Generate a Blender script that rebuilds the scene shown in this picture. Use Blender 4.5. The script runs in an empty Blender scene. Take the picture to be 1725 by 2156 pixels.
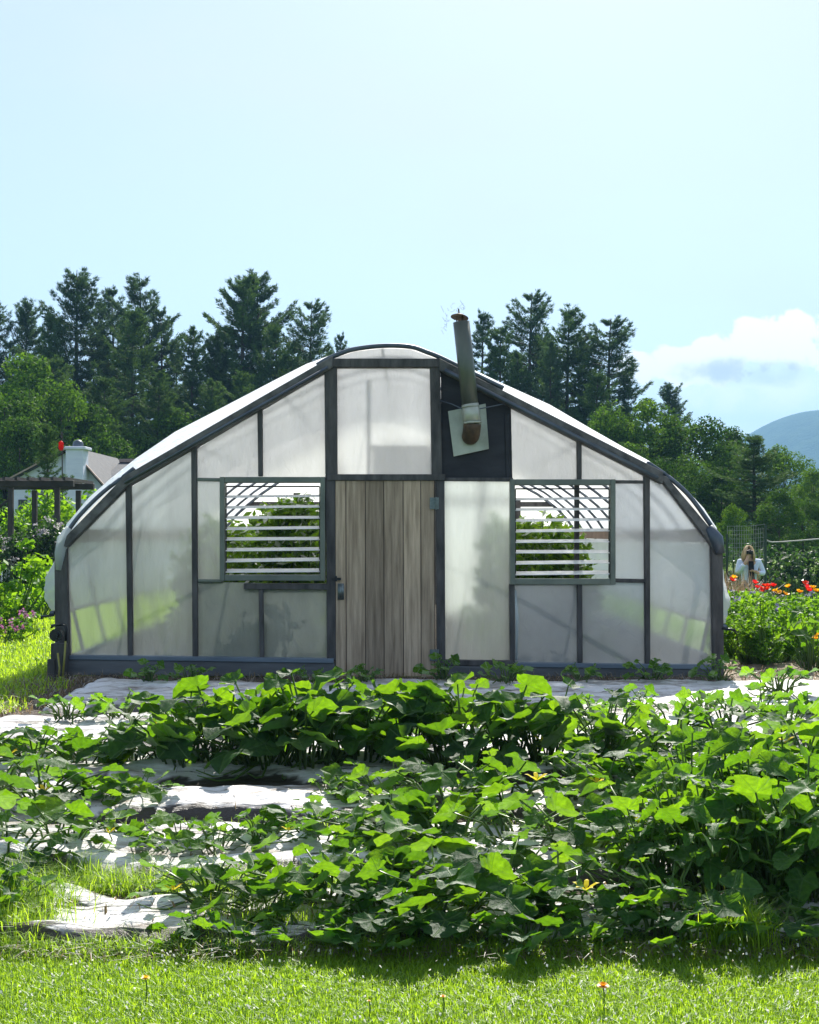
import bpy, bmesh, math, random
import numpy as np
from mathutils import Vector, Matrix

R = math.radians
scene = bpy.context.scene
COL = scene.collection
rng = np.random.default_rng(7)
random.seed(7)
EYE = 1.47
F = 2484.0            # focal length in units of the 1725-wide survey picture
SUN_EL, SUN_AZ = R(44), R(10)   # azimuth measured from +Y towards +X

# ------------------------------------------------------------------ helpers
def at(u, v, d):
    return Vector(((u - 862.5) / F * d, d, EYE - (v - 1120) / F * d))
def gx(u, d):
    return (u - 862.5) / F * d
def fx(u): return (u - 862.5) / 207.0
def fz(v): return EYE - (v - 1120) / 207.0
def smooth(a, b, t):
    t = np.clip((t - a) / (b - a), 0, 1)
    return t * t * (3 - 2 * t)
def ground_z(x, y):
    return float(-0.5 * smooth(14, 24, y) * smooth(3.6, 6.0, x))

class MB:
    """collects geometry for ONE mesh object"""
    def __init__(s):
        s.v, s.f, s.t, s.uv, s.n = [], [], [], [], 0
    def add(s, verts, faces, tint=0.5, uv=None):
        verts = np.asarray(verts, dtype=float).reshape(-1, 3)
        s.v.append(verts)
        n = s.n
        s.f.extend([tuple(int(i) + n for i in f) for f in faces])
        s.t.append(np.broadcast_to(np.asarray(tint, dtype=float), (len(verts),)))
        s.uv.append(np.zeros((len(verts), 2)) if uv is None else np.asarray(uv))
        s.n += len(verts)
    def box(s, x0, x1, y0, y1, z0, z1, tint=0.5):
        s.add([(x0,y0,z0),(x1,y0,z0),(x1,y1,z0),(x0,y1,z0),(x0,y0,z1),(x1,y0,z1),(x1,y1,z1),(x0,y1,z1)],
              [(0,3,2,1),(4,5,6,7),(0,1,5,4),(1,2,6,5),(2,3,7,6),(3,0,4,7)], tint)
    def prism(s, poly, y0, y1, tint=0.5):
        """polygon in x,z (any order) extruded along y"""
        a = sum(poly[i][0]*poly[(i+1)%len(poly)][1]-poly[(i+1)%len(poly)][0]*poly[i][1] for i in range(len(poly)))
        if a < 0: poly = poly[::-1]
        n = len(poly)
        v = [(p[0], y0, p[1]) for p in poly] + [(p[0], y1, p[1]) for p in poly]
        f = [tuple(range(n)), tuple(range(2*n-1, n-1, -1))]
        f += [((i+1) % n, i, n+i, n+(i+1) % n) for i in range(n)]
        s.add(v, f, tint)
    def tube(s, pts, rad, seg=6, tint=0.5, cap=True):
        pts = [Vector(p) for p in pts]
        n = len(pts)
        rad = [rad]*n if not hasattr(rad, '__len__') else rad
        vs, fs = [], []
        for i, p in enumerate(pts):
            t = (pts[min(i+1, n-1)] - pts[max(i-1, 0)])
            t = t.normalized() if t.length > 1e-9 else Vector((0,0,1))
            ref = Vector((1,0,0)) if abs(t.x) < .8 else Vector((0,1,0))
            a = t.cross(ref).normalized(); b = t.cross(a)
            for k in range(seg):
                w = 2*math.pi*k/seg
                q = p + (a*math.cos(w) + b*math.sin(w))*rad[i]
                vs.append(q[:])
        for i in range(n-1):
            for k in range(seg):
                k2 = (k+1) % seg
                fs.append((i*seg+k, i*seg+k2, (i+1)*seg+k2, (i+1)*seg+k))
        if cap:
            fs.append(tuple(range(seg-1, -1, -1))); fs.append(tuple((n-1)*seg+k for k in range(seg)))
        s.add(vs, fs, tint)
    def lathe(s, c, prof, seg=16, tint=0.5):
        vs, fs = [], []
        for r, z in prof:
            for k in range(seg):
                w = 2*math.pi*k/seg
                vs.append((c[0]+r*math.cos(w), c[1]+r*math.sin(w), c[2]+z))
        for i in range(len(prof)-1):
            for k in range(seg):
                k2 = (k+1) % seg
                fs.append((i*seg+k, i*seg+k2, (i+1)*seg+k2, (i+1)*seg+k))
        s.add(vs, fs, tint)
    def build(s, name, mat, parent=None, shade=False, bevel=0):
        me = bpy.data.meshes.new(name)
        V = np.concatenate(s.v) if s.v else np.zeros((0,3))
        me.from_pydata(V.tolist(), [], s.f)
        a = me.attributes.new('tint', 'FLOAT', 'POINT')
        a.data.foreach_set('value', np.concatenate(s.t).astype(np.float32))
        uvl = me.uv_layers.new(name='UVMap')
        li = np.zeros(len(me.loops), dtype=np.int32); me.loops.foreach_get('vertex_index', li)
        uvl.data.foreach_set('uv', np.concatenate(s.uv)[li].astype(np.float32).ravel())
        if shade:
            me.polygons.foreach_set('use_smooth', np.ones(len(me.polygons), dtype=bool))
        me.materials.append(mat)
        me.update()
        o = bpy.data.objects.new(name, me); COL.objects.link(o)
        if parent: o.parent = parent
        if bevel:
            b = o.modifiers.new('bevel', 'BEVEL'); b.width = bevel; b.segments = 2; b.limit_method = 'ANGLE'
        return o

class Fast:
    """same, for many equal little faces (vectorised)"""
    def __init__(s): s.v, s.t, s.k = [], [], None
    def add(s, P, tint):          # P (n, k, 3)
        s.k = P.shape[1]; s.v.append(P); s.t.append(np.repeat(np.broadcast_to(tint, (len(P),)), s.k))
    def build(s, name, mat, parent=None):
        P = np.concatenate(s.v); n, k = P.shape[:2]
        me = bpy.data.meshes.new(name)
        me.vertices.add(n*k); me.vertices.foreach_set('co', P.astype(np.float32).ravel())
        me.loops.add(n*k); me.loops.foreach_set('vertex_index', np.arange(n*k, dtype=np.int32))
        me.polygons.add(n); me.polygons.foreach_set('loop_start', np.arange(0, n*k, k, dtype=np.int32))
        try: me.polygons.foreach_set('loop_total', np.full(n, k, dtype=np.int32))
        except Exception: pass
        a = me.attributes.new('tint', 'FLOAT', 'POINT')
        a.data.foreach_set('value', np.concatenate(s.t).astype(np.float32))
        me.materials.append(mat); me.update(calc_edges=True); me.validate()
        o = bpy.data.objects.new(name, me); COL.objects.link(o)
        if parent: o.parent = parent
        return o

def tag(o, label=None, cat=None, group=None, kind=None):
    if label: o['label'] = label
    if cat: o['category'] = cat
    if group: o['group'] = group
    if kind: o['kind'] = kind
    return o
def thing(name, label, cat, loc=(0,0,0), group=None, rz=0):
    o = bpy.data.objects.new(name, None); COL.objects.link(o)
    o.location = loc; o.rotation_euler.z = rz; o.empty_display_size = .2
    return tag(o, label, cat, group)
KIDS = {}
def kids(o):
    return [c for c in o.children]
def dup(o, parent=None):
    c = o.copy(); COL.objects.link(c)
    if parent: c.parent = parent
    for ch in kids(o): dup(ch, c)
    return c
ORD = ['first','second','third','fourth','fifth','sixth','seventh','eighth','ninth','tenth','eleventh','twelfth',
       'thirteenth','fourteenth','fifteenth','sixteenth','seventeenth','eighteenth','nineteenth','twentieth']

# ---------------------------------------------------------------- materials
def newmat(name):
    m = bpy.data.materials.new(name); m.use_nodes = True
    nt = m.node_tree
    for n in list(nt.nodes): nt.nodes.remove(n)
    out = nt.nodes.new('ShaderNodeOutputMaterial')
    return m, nt, out
def N(nt, t, **kw):
    n = nt.nodes.new(t)
    for k, v in kw.items():
        if hasattr(n, k): setattr(n, k, v)
        else: n.inputs[k].default_value = v
    return n
def L(nt, a, b): nt.links.new(a, b)
def c4(c): return (c[0], c[1], c[2], 1)
def ramp(nt, fac, stops):
    r = nt.nodes.new('ShaderNodeValToRGB')
    e = r.color_ramp.elements
    while len(e) < len(stops): e.new(.5)
    for i, (p, c) in enumerate(stops): e[i].position = p; e[i].color = c4(c)
    L(nt, fac, r.inputs[0]); return r
def noise(nt, scale=(1,1,1), s=5, detail=6, rough=.6, coord='Object', dist=0):
    tc = nt.nodes.new('ShaderNodeTexCoord'); mp = nt.nodes.new('ShaderNodeMapping')
    mp.inputs['Scale'].default_value = scale
    L(nt, tc.outputs[coord], mp.inputs[0])
    n = nt.nodes.new('ShaderNodeTexNoise')
    n.inputs['Scale'].default_value = s; n.inputs['Detail'].default_value = detail
    n.inputs['Roughness'].default_value = rough; n.inputs['Distortion'].default_value = dist
    L(nt, mp.outputs[0], n.inputs['Vector']); return n
def solid(name, c1, c2, s=4, scale=(1,1,1), rough=.6, bump=.2, metal=0, use_tint=False, bscale=None, spec=.4, bdist=.02):
    m, nt, out = newmat(name)
    p = N(nt, 'ShaderNodeBsdfPrincipled'); p.inputs['Roughness'].default_value = rough
    p.inputs['Metallic'].default_value = metal
    p.inputs['Specular IOR Level'].default_value = spec
    n = noise(nt, scale, s)
    r = ramp(nt, n.outputs['Fac'], [(.3, c1), (.7, c2)])
    colout = r.outputs[0]
    if use_tint:
        at_ = N(nt, 'ShaderNodeAttribute', attribute_name='tint')
        h = N(nt, 'ShaderNodeHueSaturation')
        mr = N(nt, 'ShaderNodeMapRange'); mr.inputs['To Min'].default_value = .55; mr.inputs['To Max'].default_value = 1.45
        L(nt, at_.outputs['Fac'], mr.inputs[0]); L(nt, mr.outputs[0], h.inputs['Value']); L(nt, colout, h.inputs['Color'])
        colout = h.outputs[0]
    L(nt, colout, p.inputs['Base Color'])
    if bump:
        n2 = noise(nt, bscale or scale, s*4)
        b = N(nt, 'ShaderNodeBump'); b.inputs['Strength'].default_value = bump; b.inputs['Distance'].default_value = bdist
        L(nt, n2.outputs['Fac'], b.inputs['Height']); L(nt, b.outputs[0], p.inputs['Normal'])
    L(nt, p.outputs[0], out.inputs[0]); return m
def leafmat(name, dif, tra, rough=.45, gloss=.5, vein=False, var=.35, tfac=.5):
    m, nt, out = newmat(name)
    att = N(nt, 'ShaderNodeAttribute', attribute_name='tint')
    oi = N(nt, 'ShaderNodeObjectInfo')
    ad = N(nt, 'ShaderNodeMath', operation='MULTIPLY_ADD'); ad.inputs[1].default_value = .25
    L(nt, oi.outputs['Random'], ad.inputs[0]); L(nt, att.outputs['Fac'], ad.inputs[2])
    mr = N(nt, 'ShaderNodeMapRange'); mr.inputs['From Max'].default_value = 1.25
    mr.inputs['To Min'].default_value = 1-var; mr.inputs['To Max'].default_value = 1+var
    L(nt, ad.outputs[0], mr.inputs[0])
    hu = N(nt, 'ShaderNodeMapRange'); hu.inputs['From Max'].default_value = 1.25
    hu.inputs['To Min'].default_value = .515; hu.inputs['To Max'].default_value = .485
    L(nt, ad.outputs[0], hu.inputs[0])
    def hsv(col):
        h = N(nt, 'ShaderNodeHueSaturation'); h.inputs['Color'].default_value = c4(col)
        L(nt, mr.outputs[0], h.inputs['Value']); L(nt, hu.outputs[0], h.inputs['Hue']); return h
    hd, ht = hsv(dif), hsv(tra)
    dcol, tcol = hd.outputs[0], ht.outputs[0]
    normal = None
    if vein:
        uv = N(nt, 'ShaderNodeUVMap'); sp = N(nt, 'ShaderNodeSeparateXYZ'); L(nt, uv.outputs[0], sp.inputs[0])
        an = N(nt, 'ShaderNodeMath', operation='ARCTAN2'); L(nt, sp.outputs[1], an.inputs[0]); L(nt, sp.outputs[0], an.inputs[1])
        mu = N(nt, 'ShaderNodeMath', operation='MULTIPLY'); mu.inputs[1].default_value = 2.5; L(nt, an.outputs[0], mu.inputs[0])
        si = N(nt, 'ShaderNodeMath', operation='SINE'); L(nt, mu.outputs[0], si.inputs[0])
        ab = N(nt, 'ShaderNodeMath', operation='ABSOLUTE'); L(nt, si.outputs[0], ab.inputs[0])
        le = N(nt, 'ShaderNodeVectorMath', operation='LENGTH'); L(nt, uv.outputs[0], le.inputs[0])
        m2 = N(nt, 'ShaderNodeMath', operation='MULTIPLY'); L(nt, ab.outputs[0], m2.inputs[0]); L(nt, le.outputs['Value'], m2.inputs[1])
        vr = N(nt, 'ShaderNodeMapRange'); vr.inputs['From Min'].default_value = .02; vr.inputs['From Max'].default_value = .07
        vr.inputs['To Min'].default_value = 1; vr.inputs['To Max'].default_value = 0; L(nt, m2.outputs[0], vr.inputs[0])
        nz = N(nt, 'ShaderNodeTexNoise'); nz.inputs['Scale'].default_value = 5; nz.inputs['Detail'].default_value = 4; L(nt, uv.outputs[0], nz.inputs['Vector'])
        mot = ramp(nt, nz.outputs['Fac'], [(.32, (.66,.70,.62)), (.62, (1.08,1.06,1.0))])
        for which in (0, 1):
            mm = N(nt, 'ShaderNodeMix', data_type='RGBA', blend_type='MULTIPLY'); mm.inputs[0].default_value = 1
            L(nt, (dcol, tcol)[which], mm.inputs[6]); L(nt, mot.outputs[0], mm.inputs[7])
            if which == 0: dcol = mm.outputs[2]
            else: tcol = mm.outputs[2]
            mx = N(nt, 'ShaderNodeMix', data_type='RGBA'); 
            mf = N(nt, 'ShaderNodeMath', operation='MULTIPLY'); mf.inputs[1].default_value = .45 if which == 0 else .35
            L(nt, vr.outputs[0], mf.inputs[0]); L(nt, mf.outputs[0], mx.inputs[0])
            L(nt, (dcol, tcol)[which], mx.inputs[6])
            mx.inputs[7].default_value = c4((.22,.32,.12) if which == 0 else (.05,.16,.01))
            if which == 0: dcol = mx.outputs[2]
            else: tcol = mx.outputs[2]
        hh = N(nt, 'ShaderNodeMath', operation='ADD'); L(nt, nz.outputs['Fac'], hh.inputs[0]); L(nt, vr.outputs[0], hh.inputs[1])
        bp = N(nt, 'ShaderNodeBump'); bp.inputs['Strength'].default_value = .35; bp.inputs['Distance'].default_value = .02
        L(nt, hh.outputs[0], bp.inputs['Height']); normal = bp.outputs[0]
    d = N(nt, 'ShaderNodeBsdfDiffuse'); t = N(nt, 'ShaderNodeBsdfTranslucent'); g = N(nt, 'ShaderNodeBsdfGlossy')
    g.inputs['Roughness'].default_value = rough
    L(nt, dcol, d.inputs[0]); L(nt, tcol, t.inputs[0])
    if normal:
        for q in (d, t, g): L(nt, normal, q.inputs['Normal'])
    mx = N(nt, 'ShaderNodeMixShader'); mx.inputs[0].default_value = tfac
    L(nt, d.outputs[0], mx.inputs[1]); L(nt, t.outputs[0], mx.inputs[2])
    fr = N(nt, 'ShaderNodeFresnel'); fr.inputs[0].default_value = 1.4
    fm = N(nt, 'ShaderNodeMath', operation='MULTIPLY'); fm.inputs[1].default_value = gloss; L(nt, fr.outputs[0], fm.inputs[0])
    m3 = N(nt, 'ShaderNodeMixShader'); L(nt, fm.outputs[0], m3.inputs[0]); L(nt, mx.outputs[0], m3.inputs[1]); L(nt, g.outputs[0], m3.inputs[2])
    L(nt, m3.outputs[0], out.inputs[0]); return m
def filmmat(name, col, transl=.5, transp=.3, refr=0.0, rrough=.4, dirt=.25, scale=(1,1,1), ior=1.2, gloss=.04):
    """plastic sheeting: part diffusing, part see-through (blurred when refr > 0)"""
    m, nt, out = newmat(name)
    n = noise(nt, scale, 1.6, 5)
    r = ramp(nt, n.outputs['Fac'], [(.3, tuple(c*(1-dirt) for c in col)), (.75, col)])
    t = N(nt, 'ShaderNodeBsdfTranslucent'); d = N(nt, 'ShaderNodeBsdfDiffuse')
    L(nt, r.outputs[0], t.inputs[0]); L(nt, r.outputs[0], d.inputs[0])
    nb = noise(nt, scale, 5, 6, .6, dist=.8); b = N(nt, 'ShaderNodeBump'); b.inputs['Strength'].default_value = .45; b.inputs['Distance'].default_value = .05
    L(nt, nb.outputs['Fac'], b.inputs['Height'])
    L(nt, b.outputs[0], t.inputs['Normal']); L(nt, b.outputs[0], d.inputs['Normal'])
    m1 = N(nt, 'ShaderNodeMixShader'); m1.inputs[0].default_value = transl
    L(nt, d.outputs[0], m1.inputs[1]); L(nt, t.outputs[0], m1.inputs[2])
    last = m1.outputs[0]
    if transp:
        tp = N(nt, 'ShaderNodeBsdfTransparent'); tp.inputs[0].default_value = (.93,.95,.95,1)
        m2 = N(nt, 'ShaderNodeMixShader'); m2.inputs[0].default_value = transp
        L(nt, last, m2.inputs[1]); L(nt, tp.outputs[0], m2.inputs[2]); last = m2.outputs[0]
    if refr:
        rf = N(nt, 'ShaderNodeBsdfRefraction'); rf.inputs['IOR'].default_value = ior; rf.inputs['Roughness'].default_value = rrough
        L(nt, r.outputs[0], rf.inputs[0])
        m4 = N(nt, 'ShaderNodeMixShader'); m4.inputs[0].default_value = refr
        L(nt, last, m4.inputs[1]); L(nt, rf.outputs[0], m4.inputs[2]); last = m4.outputs[0]
    g = N(nt, 'ShaderNodeBsdfGlossy'); g.inputs['Roughness'].default_value = .25; L(nt, b.outputs[0], g.inputs['Normal'])
    m3 = N(nt, 'ShaderNodeMixShader'); m3.inputs[0].default_value = gloss
    L(nt, last, m3.inputs[1]); L(nt, g.outputs[0], m3.inputs[2])
    L(nt, m3.outputs[0], out.inputs[0]); return m

M = {}
M['darkwood'] = solid('dark stained wood', (.032,.030,.030), (.105,.098,.096), 4, (3,3,.6), .75, .4)
M['baseboard'] = solid('blue grey base board', (.055,.058,.064), (.13,.135,.145), 2.5, (.5,2,3), .6, .3)
M['railpaint'] = solid('blue grey rail paint', (.075,.10,.135), (.15,.19,.235), 2.5, (.5,2,3), .5, .2)
M['pipe'] = solid('galvanised hoop pipe', (.06,.075,.10), (.13,.15,.18), 3, (1,1,1), .45, .1, .5)
M['greywood'] = solid('weathered grey timber', (.042,.041,.042), (.16,.152,.148), 4, (2,2,2), .7, .3)
M['plywood'] = solid('dark plywood', (.012,.013,.018), (.035,.035,.042), 2, (1,1,2.5), .75, .3)
M['planks'] = solid('weathered door planks', (.22,.160,.108), (.50,.385,.275), 5, (6,1,.35), .8, .45, use_tint=True, bscale=(9,1,.5))
M['alu'] = solid('oxidised aluminium frame', (.10,.115,.10), (.18,.20,.165), 3, (1,1,1), .5, .1, .3)
M['hardware'] = solid('galvanised hardware', (.10,.125,.13), (.22,.25,.25), 20, (1,1,1), .4, .1, .7)
M['black'] = solid('black plastic', (.008,.008,.01), (.016,.015,.02), 8, (1,1,1), .4, .05)
M['sheet'] = solid('galvanised sheet plate', (.26,.27,.22), (.48,.49,.42), 3, (1,1,1), .4, .12, .4)
M['flue'] = solid('dull flue pipe', (.075,.09,.078), (.17,.175,.145), 3, (1,1,.4), .45, .15, .6)
M['rust'] = solid('rusted steel', (.045,.03,.02), (.15,.095,.055), 9, (1,1,1), .7, .3, .3)
M['hose'] = solid('yellow garden hose', (.20,.19,.04), (.30,.28,.07), 8, (1,1,1), .5, .05)
M['film'] = filmmat('roof plastic film', (.96,.96,.955), .68, .09, dirt=.05, gloss=.05)
M['filmedge'] = filmmat('sun whitened film edge', (.95,.95,.95), .12, 0, dirt=.02, gloss=.03)  # opaque white put into the roof edge stands in for direct sun
M['curtain'] = filmmat('roll up side curtain', (.80,.85,.86), .55, .12, dirt=.15, scale=(1,.6,1))
M['clear'] = filmmat('clear plastic film', (.75,.72,.66), .6, .3, dirt=.2)
M['slat'] = filmmat('white louvre slat', (.96,.96,.95), .6, 0, dirt=.02)
PANE = [filmmat('milky pane', (.96,.945,.935), .84, 0, .34, .22, .16, (2.2,1,.7), 1.3),
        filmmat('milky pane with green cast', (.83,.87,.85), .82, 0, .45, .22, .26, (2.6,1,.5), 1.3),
        filmmat('milky pane with blue cast', (.84,.87,.92), .82, 0, .42, .22, .2, (1,1,.8), 1.3),
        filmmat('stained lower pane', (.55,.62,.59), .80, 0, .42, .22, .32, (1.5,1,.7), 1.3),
        filmmat('blue grey lower pane', (.60,.66,.74), .80, 0, .42, .22, .28, (1,1,.8), 1.3)]
M['brownboard'] = solid('brown hip board', (.10,.055,.03), (.18,.11,.07), 3, (1,1,1), .7, .2)
M['soil'] = solid('garden soil', (.025,.017,.011), (.085,.062,.045), 9, (1,1,1), .95, .8)
M['straw'] = solid('straw mulch', (.15,.11,.075), (.36,.29,.21), 25, (1,1,1), .9, .8)
M['squash'] = leafmat('squash leaf', (.030,.085,.030), (.185,.385,.008), .5, .22, True, .38, .56)
M['squashsmall'] = leafmat('young squash leaf', (.045,.11,.04), (.19,.42,.008), .5, .25, True, .32, .55)
M['vinestem'] = leafmat('squash stem', (.10,.17,.045), (.22,.36,.03), .5, .4, False, .3, .4)
M['yellow'] = leafmat('yellow petals', (.90,.70,.03), (.9,.72,.03), .5, .2, False, .15)
M['orange'] = leafmat('orange petals', (.88,.46,.015), (.88,.48,.015), .5, .2, False, .15)
M['red'] = leafmat('red petals', (.75,.03,.015), (.85,.05,.02), .5, .2, False, .2)
M['white'] = leafmat('pale petals', (.52,.48,.50), (.42,.38,.42), .6, .2, False, .15)
M['clover'] = leafmat('clover white', (.86,.84,.78), (.8,.78,.7), .6, .2, False, .1)
M['mauve'] = leafmat('mauve petals', (.38,.14,.30), (.4,.15,.3), .6, .2, False, .25)
M['lavender'] = leafmat('lavender petals', (.24,.22,.36), (.24,.22,.36), .6, .2, False, .25)
M['pointed'] = leafmat('pointed bush leaf', (.04,.11,.028), (.20,.42,.008), .5, .25, True, .35, .55)
M['grass'] = leafmat('lawn grass', (.16,.27,.028), (.43,.64,.026), .5, .07, False, .4, .6)
M['drygrass'] = leafmat('dry grass', (.22,.16,.09), (.24,.17,.09), .6, .2, False, .3)
M['bush'] = leafmat('garden bush leaf', (.07,.17,.018), (.26,.50,.012), .5, .2, False, .4)
M['bushdark'] = leafmat('dark bush leaf', (.025,.055,.02), (.05,.12,.015), .5, .3, False, .4)
M['pine'] = leafmat('pine needles', (.060,.125,.042), (.07,.13,.024), .6, .06, False, .55, .4)
M['pineold'] = leafmat('grey green pine needles', (.062,.122,.058), (.065,.115,.036), .6, .06, False, .55, .4)
M['decid'] = leafmat('broad leaves', (.052,.11,.017), (.07,.155,.009), .6, .08, False, .55, .4)
M['decidlight'] = leafmat('light broad leaves', (.065,.14,.018), (.11,.22,.010), .6, .08, False, .5, .4)
M['bark'] = solid('bark', (.03,.024,.02), (.08,.065,.052), 4, (3,3,.5), .9, .5)
M['tomato'] = leafmat('tomato leaf', (.09,.17,.03), (.26,.46,.02), .5, .3, False, .4)
M['whitewall'] = solid('white clapboard', (.56,.57,.72), (.66,.67,.80), 2, (1,1,6), .7, .1)
M['roofdark'] = solid('dark shingle roof', (.03,.035,.045), (.07,.075,.085), 6, (1,1,1), .8, .3)
M['roofpink'] = solid('weathered roof trim', (.30,.20,.17), (.44,.33,.29), 4, (1,1,1), .7, .1)
M['pergola'] = solid('dark pergola timber', (.02,.016,.016), (.055,.045,.045), 3, (1,1,1), .7, .3)
M['whitepaint'] = solid('white paint', (.7,.72,.75), (.8,.8,.82), 4, (1,1,1), .5, .05)
M['jacket'] = solid('pale blue white jacket', (.58,.64,.80), (.74,.78,.90), 12, (1,1,1), .8, .3)
M['skin'] = solid('skin', (.52,.29,.20), (.60,.36,.26), 6, (1,1,1), .5, 0)
M['hair'] = solid('blonde hair', (.36,.22,.10), (.66,.46,.25), 30, (1,1,.2), .5, .4)
M['blackcloth'] = solid('black cloth', (.01,.01,.014), (.02,.02,.025), 9, (1,1,1), .9, .1)
M['denim'] = solid('dark trousers', (.03,.035,.06), (.05,.06,.09), 9, (1,1,1), .9, .1)
M['postgreen'] = solid('green steel post', (.012,.03,.018), (.025,.05,.03), 6, (1,1,1), .5, .1)
M['string'] = solid('pale string', (.22,.22,.20), (.34,.34,.32), 6, (1,1,1), .7, 0)
M['bone'] = solid('grey dry debris', (.22,.20,.18), (.40,.37,.34), 9, (1,1,1), .9, .2)

# mulch film: white plastic with dust and wrinkles
def mulchmat(name, dirt, crack):
    m, nt, out = newmat(name)
    p = N(nt, 'ShaderNodeBsdfPrincipled'); p.inputs['Roughness'].default_value = .42
    n = noise(nt, (.35,1.6,1), 5, 8, .7)
    r = ramp(nt, n.outputs['Fac'], [(.30+dirt*.3, (.20,.165,.14)), (.42+dirt*.35, (.62,.60,.60)), (.8, (.80,.80,.82))])
    n3 = noise(nt, (.6,3.5,1), 6, 6, .75, dist=.6)
    r3 = ramp(nt, n3.outputs['Fac'], [(.33+crack, (.05,.04,.035)), (.36+crack, (1,1,1))])
    mx = N(nt, 'ShaderNodeMix', data_type='RGBA', blend_type='MULTIPLY'); mx.inputs[0].default_value = 1
    L(nt, r.outputs[0], mx.inputs[6]); L(nt, r3.outputs[0], mx.inputs[7])
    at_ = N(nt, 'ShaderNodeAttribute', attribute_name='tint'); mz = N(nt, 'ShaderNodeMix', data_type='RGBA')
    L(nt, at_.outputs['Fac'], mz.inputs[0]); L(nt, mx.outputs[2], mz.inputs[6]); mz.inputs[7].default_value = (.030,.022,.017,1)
    L(nt, mz.outputs[2], p.inputs['Base Color'])
    n2 = noise(nt, (.5,2.2,1), 8, 6, .65, dist=.4)
    b = N(nt, 'ShaderNodeBump'); b.inputs['Strength'].default_value = .9; b.inputs['Distance'].default_value = .04
    L(nt, n2.outputs['Fac'], b.inputs['Height']); L(nt, b.outputs[0], p.inputs['Normal'])
    L(nt, p.outputs[0], out.inputs[0]); return m
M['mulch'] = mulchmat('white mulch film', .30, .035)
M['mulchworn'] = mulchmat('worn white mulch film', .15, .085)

# ------------------------------------------------------------------- world
w = bpy.data.worlds.new('World'); scene.world = w; w.use_nodes = True
nt = w.node_tree
for n in list(nt.nodes): nt.nodes.remove(n)
wo = nt.nodes.new('ShaderNodeOutputWorld'); bg = nt.nodes.new('ShaderNodeBackground')
sky = nt.nodes.new('ShaderNodeTexSky'); sky.sky_type = 'NISHITA'; sky.sun_disc = False
sky.sun_elevation = SUN_EL; sky.sun_rotation = SUN_AZ
sky.air_density = 1.0; sky.dust_density = .6; sky.ozone_density = .9; sky.altitude = 200
bg.inputs[1].default_value = .082
tc = nt.nodes.new('ShaderNodeTexCoord')
sx = nt.nodes.new('ShaderNodeSeparateXYZ'); L(nt, tc.outputs['Generated'], sx.inputs[0])
def M2(op, a, b=None, c=None):
    n = nt.nodes.new('ShaderNodeMath'); n.operation = op
    for i, q in enumerate((a, b, c)):
        if q is None: continue
        if hasattr(q, 'links') or hasattr(q, 'is_linked'): L(nt, q, n.inputs[i])
        else: n.inputs[i].default_value = q
    return n.outputs[0]
ysafe = M2('MAXIMUM', sx.outputs[1], .05)
uu = M2('DIVIDE', sx.outputs[0], ysafe); ww = M2('DIVIDE', sx.outputs[2], ysafe)
cmb = nt.nodes.new('ShaderNodeCombineXYZ'); L(nt, uu, cmb.inputs[0]); L(nt, ww, cmb.inputs[1])
def wnoise(scale, det, sc=(1,1,1), loc=(0,0,0), rough=.55):
    mp = nt.nodes.new('ShaderNodeMapping'); mp.inputs['Scale'].default_value = sc; mp.inputs['Location'].default_value = loc
    L(nt, cmb.outputs[0], mp.inputs[0])
    n = nt.nodes.new('ShaderNodeTexNoise'); n.inputs['Scale'].default_value = scale; n.inputs['Detail'].default_value = det
    n.inputs['Roughness'].default_value = rough
    L(nt, mp.outputs[0], n.inputs['Vector']); return n.outputs['Fac']
n1 = wnoise(36, 10, rough=.6)
def blob(cu, cv, ru, rv):
    """1 in the middle, falling through 0 at the ellipse"""
    a = M2('DIVIDE', M2('SUBTRACT', uu, (cu-862.5)/F), ru/F); b = M2('DIVIDE', M2('SUBTRACT', ww, (1120-cv)/F), rv/F)
    return M2('SUBTRACT', 1.0, M2('ADD', M2('MULTIPLY', a, a), M2('MULTIPLY', b, b)))
blobs = [(1420,765,95,42),(1345,770,60,40),(1520,752,75,55),(1600,722,90,62),(1680,715,80,60),(1760,735,110,70),(1480,790,120,30)]
acc = None
for b in blobs:
    q = blob(*b); acc = q if acc is None else M2('SMOOTH_MAX', acc, q, .3)
def mrange(x, a, b, c=0, d=1):
    n = nt.nodes.new('ShaderNodeMapRange'); n.interpolation_type = 'SMOOTHSTEP'
    L(nt, x, n.inputs[0])
    for i, q in enumerate((a, b, c, d)): n.inputs[i+1].default_value = q
    return n.outputs[0]
dens = M2('ADD', acc, M2('MULTIPLY', M2('SUBTRACT', n1, .5), 3.5))
mask = mrange(dens, .05, .42)
low = blob(1600, 815, 260, 60)
lowm = M2('MULTIPLY', mrange(M2('ADD', low, M2('MULTIPLY', M2('SUBTRACT', n1, .5), 3.0)), -.1, 1.2), .55)
thin = M2('MULTIPLY', mrange(wnoise(3.0, 7, (1,2.2,1), (3.1,1.7,0)), .40, .75), .14)
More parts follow.
